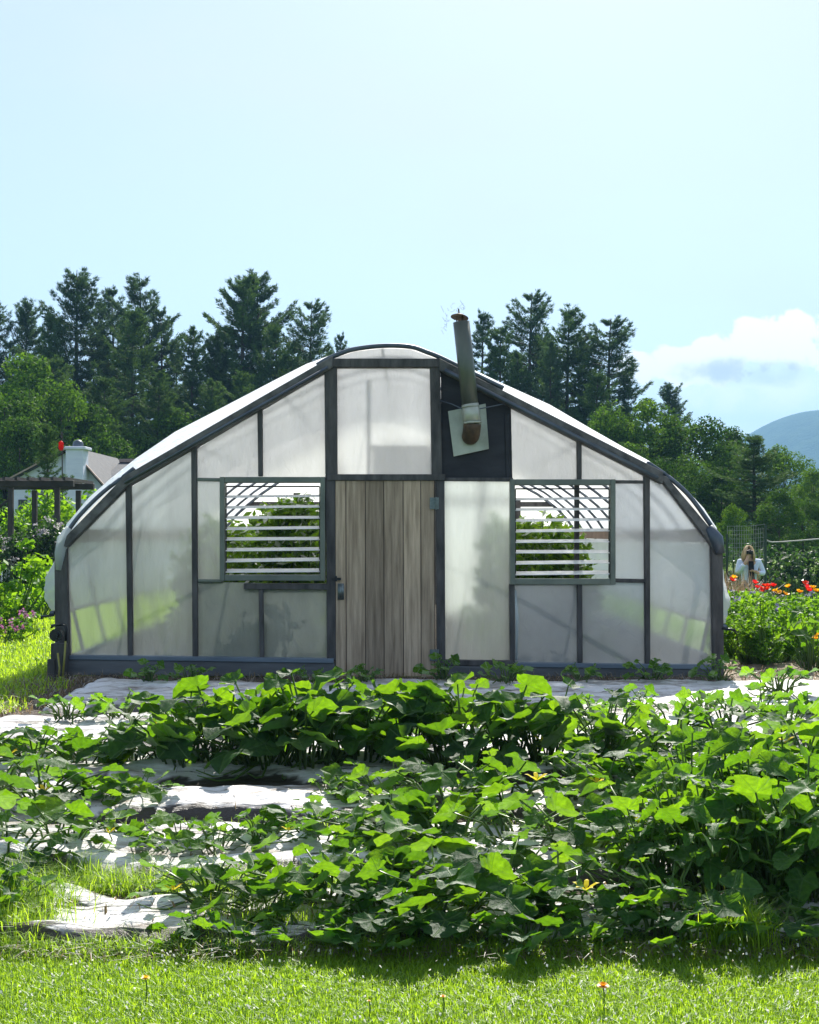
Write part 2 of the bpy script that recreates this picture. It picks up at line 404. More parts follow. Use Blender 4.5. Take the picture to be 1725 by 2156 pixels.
# grey underside of the cloud: below the bright top edge
sh = mrange(M2('ADD', blob(1570, 785, 190, 36), M2('MULTIPLY', M2('SUBTRACT', n1, .5), 2.2)), .0, 1.1)
ccol = nt.nodes.new('ShaderNodeMix'); ccol.data_type = 'RGBA'
L(nt, sh, ccol.inputs[0]); ccol.inputs[6].default_value = (8.5,8.5,8.6,1); ccol.inputs[7].default_value = (4.5,4.7,5.3,1)
mixc = nt.nodes.new('ShaderNodeMix'); mixc.data_type = 'RGBA'
tot = M2('MINIMUM', M2('MAXIMUM', mask, lowm), 1.0)
veil = nt.nodes.new('ShaderNodeMix'); veil.data_type = 'RGBA'; L(nt, M2('ADD', M2('MULTIPLY', thin, 1.6), .42), veil.inputs[0])
L(nt, sky.outputs[0], veil.inputs[6]); veil.inputs[7].default_value = (4.9,5.1,5.3,1)
L(nt, tot, mixc.inputs[0]); L(nt, veil.outputs[2], mixc.inputs[6]); L(nt, ccol.outputs[2], mixc.inputs[7])
L(nt, mixc.outputs[2], bg.inputs[0]); L(nt, bg.outputs[0], wo.inputs[0])

sd = bpy.data.lights.new('sun', 'SUN'); sd.energy = 4.6; sd.angle = R(.5); sd.color = (1, .95, .86)
so = bpy.data.objects.new('sun', sd); COL.objects.link(so)
sdir = Vector((math.sin(SUN_AZ)*math.cos(SUN_EL), math.cos(SUN_AZ)*math.cos(SUN_EL), math.sin(SUN_EL)))
so.rotation_euler = sdir.to_track_quat('Z', 'Y').to_euler()

# -------------------------------------------------------------------- ground
def ground():
    xs = np.unique(np.concatenate([np.linspace(-2600, -40, 12), np.linspace(-40, 40, 81), np.linspace(40, 2600, 12)]))
    ys = np.unique(np.concatenate([np.linspace(-2600, -5, 8), np.linspace(-5, 60, 66), np.linspace(60, 2600, 12)]))
    X, Y = np.meshgrid(xs, ys)
    Z = -0.5 * smooth(14, 24, Y) * smooth(3.6, 6.0, X) * (1 - smooth(60, 200, Y) * 0)
    nx, ny = len(xs), len(ys)
    mb = MB()
    idx = np.arange(nx*ny).reshape(ny, nx)
    fs = np.stack([idx[:-1,:-1], idx[:-1,1:], idx[1:,1:], idx[1:,:-1]], -1).reshape(-1, 4)
    m, t, out = newmat('ground turf')
    p = N(t, 'ShaderNodeBsdfPrincipled'); p.inputs['Roughness'].default_value = .95; p.inputs['Specular IOR Level'].default_value = .1
    n = noise(t, (1,1,1), 14, 8, .7); r = ramp(t, n.outputs['Fac'], [(.3, (.07,.12,.012)), (.55, (.12,.20,.02)), (.8, (.17,.25,.03))])
    L(t, r.outputs[0], p.inputs['Base Color'])
    b = N(t, 'ShaderNodeBump'); b.inputs['Strength'].default_value = .8; b.inputs['Distance'].default_value = .04
    n2 = noise(t, (1,1,1), 60, 4); L(t, n2.outputs['Fac'], b.inputs['Height']); L(t, b.outputs[0], p.inputs['Normal'])
    L(t, p.outputs[0], out.inputs[0])
    mb.add(np.stack([X, Y, Z], -1).reshape(-1, 3), fs)
    o = mb.build('ground', m, shade=True); tag(o, kind='structure')
ground()

def sheet(name, x0, x1, y0, y1, z, mat, nx=60, ny=30, amp=.012, edge=.12, seed=0, kind='structure', follow=False):
    r = np.random.default_rng(seed)
    X, Y = np.meshgrid(np.linspace(x0, x1, nx), np.linspace(y0, y1, ny))
    Z = np.full_like(X, z)
    for k in range(14):
        fx_, fy_ = r.normal(0, 5, 2); Z += amp/3*np.sin(fx_*X + fy_*Y + r.uniform(0, 6.3))
    Z = np.maximum(Z, z - .002)
    jit = lambda n: np.convolve(r.normal(0, 1, n), np.ones(5)/5, 'same')*edge
    Xj = X.copy(); Yj = Y.copy()
    Xj[:, 0] += jit(ny); Xj[:, -1] += jit(ny); Yj[0, :] += jit(nx); Yj[-1, :] += jit(nx)
    if follow:
        Z += -0.5*smooth(14, 24, Yj)*smooth(3.6, 6.0, Xj)
    mb = MB(); idx = np.arange(nx*ny).reshape(ny, nx)
    fs = np.stack([idx[:-1,:-1], idx[:-1,1:], idx[1:,1:], idx[1:,:-1]], -1).reshape(-1, 4)
    mb.add(np.stack([Xj, Yj, Z], -1).reshape(-1, 3), fs)
    return tag(mb.build(name, mat, shade=True), kind=kind)
sheet('soil_plot', -3.6, 6.0, 4.14, 11.9, .006, M['soil'], 120, 90, .012, .05, 1)
sheet('greenhouse_floor', -3.6, 3.4, 12.1, 24, .006, M['soil'], 40, 60, .01, .0, 2)
sheet('straw_path', 3.3, 7.5, 10.6, 13.4, .012, M['straw'], 60, 40, .03, .2, 3)

# ---------------------------------------------------------------- mulch beds
BEDS = [(11.15, 9.30, 'shaded white mulch sheet along the greenhouse end wall', 'mulch'),
        (9.05, 7.72, 'sunlit white mulch sheet, second from the greenhouse', 'mulch'),
        (7.50, 6.72, 'white mulch sheet under the tallest squash row', 'mulch'),
        (6.50, 5.86, 'white mulch sheet with a bare stretch left of centre', 'mulch'),
        (5.65, 4.90, 'white mulch sheet second from the front lawn', 'mulch'),
        (4.72, 4.12, 'cracked worn white mulch sheet nearest the front lawn', 'mulchworn')]
def bed_top(i): return .11
for i, (yb, yf, lab, mt) in enumerate(BEDS):
    r = np.random.default_rng(40+i)
    nx, ny = 420, 46
    x0 = [-2.95, -3.1, -3.3, -3.3, -3.3, -1.95][i]; x1 = [6.2, 6.4, 5.4, 4.6, 4.0, 3.4][i]
    tx = np.linspace(0, 1, nx); ty = np.linspace(0, 1, ny)
    TX, TY = np.meshgrid(tx, ty)
    wob_f = np.zeros(nx); wob_b = np.zeros(nx)
    for k in range(9):
        wob_f += r.normal(0, .022)*np.sin((k+1)*2.7*tx*2 + r.uniform(0, 6)); wob_b += r.normal(0, .022)*np.sin((k+1)*2.9*tx*2 + r.uniform(0, 6))
    X = x0 + (x1-x0)*TX + (r.normal(0,1,(ny,1))*0.02)
    Y = (yf + wob_f)[None, :]*(1-TY) + (yb + wob_b)[None, :]*TY
    e = np.minimum(1, np.minimum(TY, 1-TY)/.19); ex = np.minimum(1, np.minimum(TX, 1-TX)/.012)
    prof = (1-(1-e)**2.4)*(1-(1-ex)**2)
    Z = .012 + (.04 if i == 5 else .08)*prof
    for k in range(26):
        a, b = r.normal(0, 3.5), r.normal(0, 13); Z += prof*.0035*np.sin(a*X + b*Y + r.uniform(0, 6.3))
    for k in range(14):
        a, b = r.normal(0, 22), r.normal(0, 22); Z += prof*.0016*np.sin(a*X + b*Y + r.uniform(0, 6.3))
    mb = MB(); idx = np.arange(nx*ny).reshape(ny, nx)
    fs = np.stack([idx[:-1,:-1], idx[:-1,1:], idx[1:,1:], idx[1:,:-1]], -1).reshape(-1, 4)
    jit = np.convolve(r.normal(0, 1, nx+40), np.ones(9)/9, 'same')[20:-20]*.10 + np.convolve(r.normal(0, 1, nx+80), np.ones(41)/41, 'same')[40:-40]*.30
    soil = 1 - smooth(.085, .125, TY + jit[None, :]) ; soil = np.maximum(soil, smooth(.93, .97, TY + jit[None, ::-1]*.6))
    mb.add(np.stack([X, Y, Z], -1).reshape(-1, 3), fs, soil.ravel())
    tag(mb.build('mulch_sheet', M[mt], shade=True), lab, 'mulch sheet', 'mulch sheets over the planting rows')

# ---------------------------------------------------------------- greenhouse
Y0 = 12.0
gh = thing('greenhouse', 'wide hoop greenhouse with milky panels, plank door and louvred windows', 'greenhouse', (0, 0, 0))
OUT = [(132,1150),(134,1128),(140,1104),(188,1047),(235,1006),(285,966),(369,909),(470,857),(579,800),(646,766),(690,750),(713,744),(747,733),(807,726),(864,728),
       (898,740),(928,751),(982,771),(1049,803),(1158,852),(1247,904),(1314,942),(1361,967),(1408,1000),(1448,1033),(1482,1070),(1509,1111),(1519,1148)]
RAF = [(128,1156),(268,1014),(697,758),(925,758),(1390,1003),(1516,1152)]
def rafter_v(u):
    us = [p[0] for p in RAF]; vs = [p[1] for p in RAF]
    return float(np.interp(u, us, vs))
YH = 12.9
arc = [at(u, v, YH) for u, v in OUT]
arc_xz = [(p.x, p.z) for p in arc]
# roof film: a fan from the end frame up to the first (larger) hoop, then straight back
mb = MB()
rows = []
front = []
for (u, v) in OUT:
    uf = min(max(u, 130), 1515); vf = max(rafter_v(uf), v + 1.0)
    if 690 <= u <= 930: vf = v + 3      # the small curved top stays open as its own pane
    front.append((fx(uf), Y0 + .03, fz(vf)))
rows.append(front)
r = np.random.default_rng(5)
hoops = list(np.arange(YH, 24.2, 1.22))
ysr = []
for a_, b_ in zip(hoops[:-1], hoops[1:]): ysr += [a_, a_*.5 + b_*.5]
ysr.append(hoops[-1])
for k, y in enumerate(ysr):
    sag = .0 if k % 2 == 0 else .02
    cx = sum(p[0] for p in arc_xz)/len(arc_xz)
    rows.append([(cx + (x-cx)*(1-sag*.5), y, z - sag*.6*max(0, z-1.2)) for x, z in arc_xz])
nn = len(OUT)
vs = [p for row in rows for p in row]
fs = [(i*nn+k, (i+1)*nn+k, (i+1)*nn+k+1, i*nn+k+1) for i in range(len(rows)-1) for k in range(nn-1)]
mb.add(vs[nn:], [tuple(i-nn for i in f) for f in fs[nn-1:]])
mb.build('roof', M['film'], gh, True)
mb = MB(); mb.add(vs[:2*nn], fs[:nn-1]); mb.build('roof_edge', M['filmedge'], gh, True)
# hoops inside
for y in hoops:
    mb = MB(); pts = [(x*.995, y, z-.03) for x, z in arc_xz]
    pts = [(fx(134)+.06, y, 0)] + pts + [(fx(1512)-.04, y, 0)]
    mb.tube(pts, .021, 7); mb.build('hoop', M['pipe'], gh, True)
mb = MB()
for u, v in ((370,909),(579,800),(807,730),(1049,803),(1247,904)):
    p = at(u, v, YH); mb.tube([(p.x, YH, p.z-.075), (p.x, hoops[-1], p.z-.075)], .016, 6)
mb.build('purlin', M['pipe'], gh, True)
for sgn, x in ((1, fx(150)), (-1, fx(1490))):
    mb = MB(); mb.box(x-.02, x+.02, Y0+.15, 24, 1.36, 1.50); mb.build('hip_board', M['brownboard'], gh)
    mb = MB(); mb.box(x-.03, x+.03, Y0+.15, 24, .0, .22); mb.build('side_board', M['baseboard'], gh)
# end frame boards
def board(name, poly, y0=11.955, y1=12.055, mat='darkwood', bevel=.006, parent=None, tint=.5):
    if name == 'rafter': mat = 'greywood'
    mb = MB(); mb.prism([(fx(u), fz(v)) for u, v in poly], y0, y1, tint)
    return mb.build(name, M[mat], parent or gh, False, bevel)
board('post', [(118,1140),(143,1150),(150,1424),(120,1424)], 11.94, 12.07)
board('post', [(1495,1148),(1519,1148),(1522,1434),(1500,1434)], 11.94, 12.07)
for poly in [[(266,1020),(277,1016),(281,1380),(271,1380)], [(404,940),(415,934),(418,1384),(407,1384)],
             [(543,858),(553,850),(554,1003),(545,1003)], [(546,1240),(555,1240),(557,1386),(548,1386)],
             [(1214,925),(1224,931),(1224,1012),(1215,1012)],
             [(1215,1230),(1225,1230),(1226,1394),(1216,1394)], [(1355,1000),(1367,1004),(1368,1398),(1358,1397)],
             [(1072,1229),(1083,1229),(1084,1393),(1074,1393)]]:
    board('stud', poly)
mb = MB(); mb.box(fx(1214), fx(1224), 12.12, 12.18, fz(1235), fz(1005)); mb.build('stud', M['darkwood'], gh, False, .005)
board('door_post', [(684,785),(710,772),(711,1000),(686,1000)], 11.935, 12.07)
board('door_post', [(686,1000),(706,1000),(708,1390),(690,1390)], 11.94, 12.065)
board('door_post', [(905,772),(927,772),(931,1000),(909,1000)], 11.935, 12.07)
board('door_post', [(917,1012),(936,1012),(938,1420),(920,1420)], 11.94, 12.065)
board('ridge_beam', [(694,757),(926,757),(926,775),(694,775)], 11.92, 12.075)
board('door_header', [(690,999),(938,999),(938,1012),(690,1012)], 11.925, 12.072)
def seg(a, b, h):
    return [(a[0], a[1]), (b[0], b[1]), (b[0], b[1]+h), (a[0], a[1]+h)]
board('rafter', seg((262,1006), (702,752), 24), 11.90, 12.08)
board('rafter', seg((925,757), (1392,994), 26), 11.90, 12.08)
board('rafter', [(128,1146),(262,1008),(276,1020),(146,1152)], 11.905, 12.078)
board('rafter', [(1380,998),(1400,1004),(1514,1140),(1500,1156)], 11.905, 12.078)
mb = MB(); mb.tube([(fx(936), 11.89, fz(782)), (fx(1380), 11.89, fz(1008))], .022, 8); mb.build('rail', M['pipe'], gh, True)
mb = MB(); mb.tube([(fx(692), 11.89, fz(776)), (fx(268), 11.89, fz(1018))], .014, 8); mb.build('rail', M['pipe'], gh, True)
# curved pipe over the ridge and at both eaves
def curve_pipe(pts, rad=.026, y=11.97):
    P = [Vector((fx(u), y, fz(v))) for u, v in pts]
    Q = []
    for i in range(len(P)-1):
        p0, p1, p2, p3 = P[max(i-1,0)], P[i], P[i+1], P[min(i+2,len(P)-1)]
        for k in range(5):
            t = k/5; Q.append(.5*((2*p1)+(p2-p0)*t+(2*p0-5*p1+4*p2-p3)*t*t+(3*p1-p0-3*p2+p3)*t**3))
    Q.append(P[-1])
    mb = MB(); mb.tube(Q, rad, 9); return mb.build('hoop_end', M['pipe'], gh, True)
curve_pipe([(668,770),(690,757),(713,747),(747,736),(807,729),(864,731),(898,742),(928,754),(990,784),(1060,818)], .024)
curve_pipe([(285,986),(262,1004),(215,1040),(170,1085),(146,1118),(136,1140),(132,1168)], .022)
curve_pipe([(1361,974),(1408,1006),(1448,1042),(1480,1084),(1503,1120),(1513,1155)], .024)
# elbows wrapped in plastic at the eaves
mb = MB(); mb.tube([(fx(150),11.95,fz(1112)),(fx(136),11.95,fz(1135)),(fx(130),11.95,fz(1165)),(fx(127),11.95,fz(1200))], [.04,.06,.055,.03], 10); mb.build('eave_wrap', M['curtain'], gh, True)
mb = MB(); mb.tube([(fx(1488),11.93,fz(1110)),(fx(1504),11.93,fz(1135)),(fx(1513),11.93,fz(1165))], [.05,.075,.05], 10); mb.build('eave_wrap', M['pipe'], gh, True)
# base
board('base_board', [(128,1387),(706,1395),(706,1424),(128,1420)], 11.945, 12.06, 'baseboard')
board('base_board', [(938,1401),(1500,1408),(1500,1434),(938,1430)], 11.945, 12.06, 'baseboard')
board('sill', [(150,1378),(704,1385),(704,1395),(150,1387)], 11.93, 12.05, 'railpaint')
board('sill', [(1083,1394),(1495,1398),(1495,1408),(1083,1403)], 11.93, 12.05, 'railpaint')
board('sill', [(938,1388),(1080,1390),(1080,1401),(938,1400)], 11.95, 12.05, 'darkwood')
board('rail', [(515,1228),(690,1229),(690,1241),(515,1240)], 11.94, 12.05)
board('rail', [(1293,1011),(1358,1012),(1358,1018),(1293,1018)], 11.96, 12.04)
board('rail', [(1293,1218),(1358,1219),(1358,1227),(1293,1226)], 11.96, 12.04)
board('rail', [(416,1006),(470,1007),(470,1014),(416,1013)], 11.96, 12.04, 'alu')
board('rail', [(418,1219),(470,1220),(470,1226),(418,1225)], 11.96, 12.04, 'alu')
board('rail', [(930,1006),(1080,1006),(1080,1014),(930,1013)], 11.96, 12.04)
# panes
def pane(poly, kind=0, y=12.01, name='pane', mat=None):
    P = [(fx(u), fz(v)) for u, v in poly]
    a = sum(P[i][0]*P[(i+1)%len(P)][1]-P[(i+1)%len(P)][0]*P[i][1] for i in range(len(P)))
    if a < 0: P = P[::-1]
    mb = MB(); mb.add([(p[0], y, p[1]) for p in P], [tuple(range(len(P)))]); return mb.build(name, mat or PANE[kind], gh)
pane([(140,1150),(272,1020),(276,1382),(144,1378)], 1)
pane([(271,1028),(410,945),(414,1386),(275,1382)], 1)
pane([(410,948),(548,864),(550,1006),(410,1010)], 0)
pane([(548,868),(690,780),(692,1006),(550,1006)], 0)
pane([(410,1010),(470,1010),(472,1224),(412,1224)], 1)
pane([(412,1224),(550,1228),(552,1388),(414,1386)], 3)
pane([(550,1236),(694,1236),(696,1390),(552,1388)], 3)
pane([(704,772),(912,772),(914,1004),(706,1004)], 0)
pane([(697,760),(697,752),(713,746),(747,736),(807,729),(864,731),(898,742),(926,754),(926,760)], 0, name='ridge_pane')
pane([(932,1010),(1078,1010),(1080,1394),(934,1394)], 1)
pane([(1076,850),(1220,930),(1220,1014),(1078,1014)], 0)
pane([(1218,930),(1362,1000),(1362,1014),(1218,1014)], 0)
pane([(1290,1014),(1360,1014),(1362,1224),(1290,1224)], 2)
pane([(1362,1000),(1390,1008),(1500,1145),(1502,1402),(1364,1400)], 2)
pane([(1080,1230),(1220,1230),(1222,1397),(1080,1396)], 4)
pane([(1220,1224),(1362,1224),(1364,1400),(1222,1397)], 4)
# lens panes between chord and hoop at the eaves
pane([(140,1140),(170,1090),(215,1045),(262,1008),(270,1014)], 0, 12.02, 'eave_pane', M['clear'])
pane([(1388,1000),(1412,1010),(1450,1046),(1482,1088),(1504,1126),(1506,1140)], 0, 12.02, 'eave_pane', M['clear'])
pane([(1076,860),(1079,1012),(930,1012),(928,772),(940,772)], 0, 11.985, 'plywood_panel', M['plywood'])
board('plywood_strip', [(1062,868),(1072,874),(1074,1012),(1066,1012)], 11.97, 11.985, 'plywood')
mb = MB(); 
mb.tube([(fx(1085), 11.97, fz(1242)), (fx(1088), 11.94, fz(1300)), (fx(1087), 11.97, fz(1388))], [.012,.018,.012], 6); mb.build('loose_strip', M['curtain'], gh, True)
# door
door = MB()
cuts = [706.5,729,769.5,808.5,849,886,915]
tints = [.72,.56,.16,.40,.80,.48]
for i in range(6):
    door.prism([(fx(cuts[i]+.7), fz(1012.5)), (fx(cuts[i+1]-.7), fz(1012.5)), (fx(cuts[i+1]-.7+1), fz(1423)), (fx(cuts[i]+.7+1), fz(1423+ (i%2)*1.5))], 11.948 + .003*(i % 3), 11.975, tints[i])
dob = door.build('door', M['planks'], gh, False, .003)
mb = MB(); mb.box(fx(706), fx(916), 11.978, 12.0, fz(1422), fz(1013)); mb.build('door_backing', M['plywood'], dob)
mb = MB()
mb.box(fx(712), fx(725), 11.936, 11.946, fz(1262), fz(1228)); mb.tube([(fx(718.5),11.935,fz(1258)),(fx(718.5),11.90,fz(1254)),(fx(718.5),11.895,fz(1245)),(fx(718.5),11.90,fz(1236)),(fx(718.5),11.935,fz(1232))], .011, 7)
mb.build('handle', M['hardware'], dob, True)
mb = MB(); mb.box(fx(700), fx(719), 11.925, 11.945, fz(1221), fz(1216)); mb.box(fx(708), fx(711), 11.90, 11.93, fz(1223), fz(1212)); mb.build('latch', M['black'], dob)
for v in (1060, 1378):
    mb = MB(); mb.box(fx(905), fx(924), 11.928, 11.944, fz(v+12), fz(v-12)); mb.tube([(fx(918),11.925,fz(v+13)),(fx(918),11.925,fz(v-13))], .012, 7); mb.build('hinge', M['hardware'], dob)
# louvred windows
def louvre(u0, u1, v0, v1, side):
    fr = MB(); t = 10
    y0, y1 = 11.90, 12.03
    fr.box(fx(u0), fx(u0+t), y0, y1, fz(v1), fz(v0)); fr.box(fx(u1-t), fx(u1), y0, y1, fz(v1), fz(v0))
    fr.box(fx(u0+t), fx(u1-t), y0+.004, y1, fz(v1), fz(v1-12)); fr.box(fx(u0+t), fx(u1-t), y0+.004, y1, fz(v0+12), fz(v0))
    wobj = fr.build('louvred_window', M['alu'], gh, False, .005)
    sl = MB()
    n = 8
    for k in range(n):
        v = v0 + 41 + k*22.3 + side*1.5
        if v > v1 - 16: break
        tilt = .022 + .0013*k
        z = fz(v)
        # slightly twisted blades: each hangs a little differently
        j = random.uniform(-.004, .004)
        x0_, x1_ = fx(u0+t+1.5), fx(u1-t-1.5)
        zz = [(z - tilt/2 + j, z + tilt/2 + j), (z - tilt/2 - j + .006, z + tilt/2 - j + .006)]
        th = .005
        vsx = []
        for (za, zb), x in zip(zz, (x0_, x1_)):
            vsx += [(x, 11.925, za), (x, 12.02, zb), (x, 12.02, zb+th), (x, 11.925, za+th)]
        sl.add(vsx, [(0,1,2,3),(7,6,5,4),(0,4,5,1),(1,5,6,2),(2,6,7,3),(3,7,4,0)])
    sl.build('louvre_slats', M['slat'], wobj)
    b = MB(); b.box(fx(u0+t+2), fx(u1-t-2), 11.96, 11.975, fz(v0+21), fz(v0+18)); b.box(fx(u1-t-3), fx(u1-t-1), 11.95, 11.965, fz(v1-14), fz(v0+20)); b.box(fx(u0+t+1), fx(u0+t+3), 11.95, 11.965, fz(v1-14), fz(v0+20))
    b.build('control_bar', M['black'], wobj)
    return wobj
louvre(466, 686, 1005, 1222, 0)
louvre(1073, 1293, 1010, 1230, 0)
# roll up side curtains
def curtain(prof, side, seed):
    r = np.random.default_rng(seed)
    ys = np.linspace(Y0+.0, 24, 120); P = [(fx(u), fz(v)) for u, v in prof]
    # densify
    t = np.linspace(0, len(P)-1, 26); px = np.interp(t, range(len(P)), [p[0] for p in P]); pz = np.interp(t, range(len(P)), [p[1] for p in P])
    base = px[0]
    Xg = np.zeros((len(ys), 26)); Zg = np.zeros_like(Xg)
    for i, y in enumerate(ys):
        puff = .75 + .25*math.sin(y*2.3 + seed) if i > 3 else 1
        wr = .012*np.sin(t*3.1 + y*7) + .008*np.sin(t*7.3 - y*11 + 1)
        Xg[i] = base + (px-base)*puff + wr*np.linspace(0, 1, 26)
        Zg[i] = pz
    mb = MB(); idx = np.arange(len(ys)*26).reshape(len(ys), 26)
    fs = np.stack([idx[:-1,:-1], idx[:-1,1:], idx[1:,1:], idx[1:,:-1]], -1).reshape(-1, 4)
    mb.add(np.stack([Xg, np.repeat(ys[:,None], 26, 1), Zg], -1).reshape(-1, 3), fs)
    c = mb.build('side_curtain', M['curtain'], gh, True)
    mb = MB(); xe, ze = Xg[0,-1], Zg[0,-1]
    mb.tube([(xe, Y0-.06, ze)] + [(Xg[i,-1], ys[i], ze) for i in range(0, 120, 6)], .024, 8); mb.build('roller_tube', M['pipe'], c, True)
    mb = MB(); mb.tube([(xe+side*.03, Y0-.06, ze-.02), (xe-side*.10, Y0-.07, ze-.035), (xe-side*.10, Y0-.07, ze-.06)], .012, 6); mb.build('crank', M['black'], c, True)
curtain([(132,1140),(122,1163),(110,1190),(97,1215),(92,1240),(97,1265),(106,1285),(113,1290)], 1, 2)
curtain([(1516,1145),(1521,1180),(1524,1215),(1533,1245),(1538,1268),(1534,1290),(1526,1310),(1524,1318)], -1, 3)
# far end wall with its own frame, vent box and panels
mb = MB(); yb = 24.0
poly = [(x, z) for x, z in arc_xz]; poly = [(poly[0][0], 0)] + poly + [(poly[-1][0], 0)]
mb.add([(x*.99, yb, z) for x, z in poly], [tuple(range(len(poly)))]); mb.build('rear_wall', M['film'], gh)
mb = MB()
for x in (-2.3, -1.25, -.55, .55, 1.3, 2.2): mb.box(x-.05, x+.05, yb-.12, yb-.02, 0, 1.9 + 1.2*(1-abs(x+.2)/3))
mb.box(-3.4, 3.1, yb-.10, yb-.03, 1.98, 2.08)
mb.build('rear_frame', M['darkwood'], gh)
mb = MB(); mb.box(-.5, .5, yb-.4, yb-.13, 2.35, 3.0); mb.build('fan_box', M['railpaint'], gh, False, .02)
mb = MB(); mb.box(-.02+fx(765), .03+fx(765), 13.9, 13.96, 0, 3.2); mb.box(fx(765), fx(905), 13.9, 13.95, 2.40, 2.46); mb.build('inner_frame', M['pipe'], gh)
mb = MB(); mb.box(fx(772), fx(905), 14.3, 14.75, 2.05, 2.44); mb.build('heater_box', M['railpaint'], gh, False, .02)
# flue pipe, plate, elbow, rain cap
yp = 11.74
def pp(u, v, y=yp):
    k = y; return Vector(((u-862.5)/F*k, y, EYE-(v-1120)/F*k))
fl = MB(); fl.tube([pp(971.5,678), pp(981,765), pp(990,853)], .083, 18); flue = fl.build('flue_pipe', M['flue'], gh, True)
mb = MB(); mb.tube([pp(990,851), pp(993,872), pp(995,892)], .086, 18); mb.tube([pp(990.2,855), pp(990.4,857)], .092, 18); mb.tube([pp(994.7,888), pp(995,892)], .094, 18); mb.build('pipe_collar', M['sheet'], flue, True)
mb = MB()
pts = []
for k in range(8):
    a = k/7*math.pi/2
    c = pp(995, 915); pts.append((c.x - .01*math.sin(a), yp + .11*(1-math.cos(a)) , c.z + .11*(1 - math.sin(a))))
pts += [(pts[-1][0], 11.97, pts[-1][2])]
mb.tube(pts, .088, 18); mb.build('pipe_elbow', M['rust'], flue, True)
mb = MB(); P = [(fx(943),fz(867)),(fx(1022),fz(851)),(fx(1029),fz(946)),(fx(955),fz(962))]
mb.prism(P, 11.94, 11.955); mb.build('flue_plate', M['sheet'], flue, False, .002)
mb = MB(); c = pp(968, 668)
R3 = Matrix.Rotation(R(8), 3, 'Y') @ Matrix.Rotation(R(-12), 3, 'X')
prof = [(.0,.03),(.05,.022),(.088,.0),(.09,-.004),(.05,.016),(.0,.022)]
mb2 = MB(); mb2.lathe((0,0,0), prof, 20); V = np.concatenate(mb2.v); mb.add((np.array(R3) @ V.T).T + np.array(c), mb2.f)
mb.build('rain_cap', M['rust'], flue, True)
mb = MB(); mb.tube([pp(974,680), pp(974,664)], .012, 6); mb.tube([pp(962,680), pp(962,670)], .006, 6); mb.tube([pp(967,664), pp(966,650)], .008, 6); mb.build('cap_bracket', M['rust'], flue, True)
# frayed wire mesh beside the cap
mb = MB(); rr = random.Random(3)
for k in range(26):
    u, v = 938 + rr.uniform(-4, 46), 652 + rr.uniform(-8, 8)
    if k > 14: u, v = 937 + rr.uniform(-3, 6), 660 + rr.uniform(0, 50)
    p = pp(u, v); q = p + Vector((rr.uniform(-.06,.06), rr.uniform(-.05,.05), rr.uniform(-.05,.06)))
    mb.tube([p, (p+q)/2 + Vector((0,0,rr.uniform(-.015,.015))), q], .0018, 3)
mb.build('frayed_mesh', M['string'], flue)
mb = MB(); mb.tube([(fx(926),11.93,fz(845)), (fx(950),11.80,fz(855)), pp(985,866), (fx(1050),11.88,fz(855)), (fx(1072),11.93,fz(850))], .006, 5); mb.build('brace_wire', M['pipe'], flue, True)

# water tap with hose, left corner
tap = thing('water_tap', 'black standpipe tap with yellow hose at the left greenhouse corner', 'water tap', (fx(133), 11.8, 0))
lx = lambda u: fx(u) - fx(133)
mb = MB(); mb.box(lx(118), lx(148), .02, .13, 0, fz(1352)); mb.box(lx(112), lx(128), .0, .06, 0, fz(1384)); mb.build('wooden_post', M['darkwood'], tap, False, .008)
mb = MB(); mb.tube([(lx(122),.0,fz(1318)), (lx(122),-.01,fz(1314)), (lx(145),-.02,fz(1311)), (lx(151),-.02,fz(1314)), (lx(153),-.02,fz(1322)), (lx(152),-.02,fz(1345))], .014, 8); mb.build('pipe', M['black'], tap, True)
mb = MB(); 
mb.tube([(0, .015, fz(1333)), (0, -.05, fz(1333))], .064, 20); mb.tube([(0, -.05, fz(1333)), (0, -.075, fz(1333))], .03, 12); mb.build('valve_dial', M['black'], tap)
mb = MB(); mb.tube([(lx(152),-.02,fz(1340)), (lx(150),-.03,fz(1380)), (lx(147),-.04,.02)], .011, 7); mb.tube([(lx(136),-.03,fz(1370)), (lx(141),-.05,fz(1400)), (lx(140),-.06,.02)], .010, 7); mb.build('hose', M['hose'], tap, True)

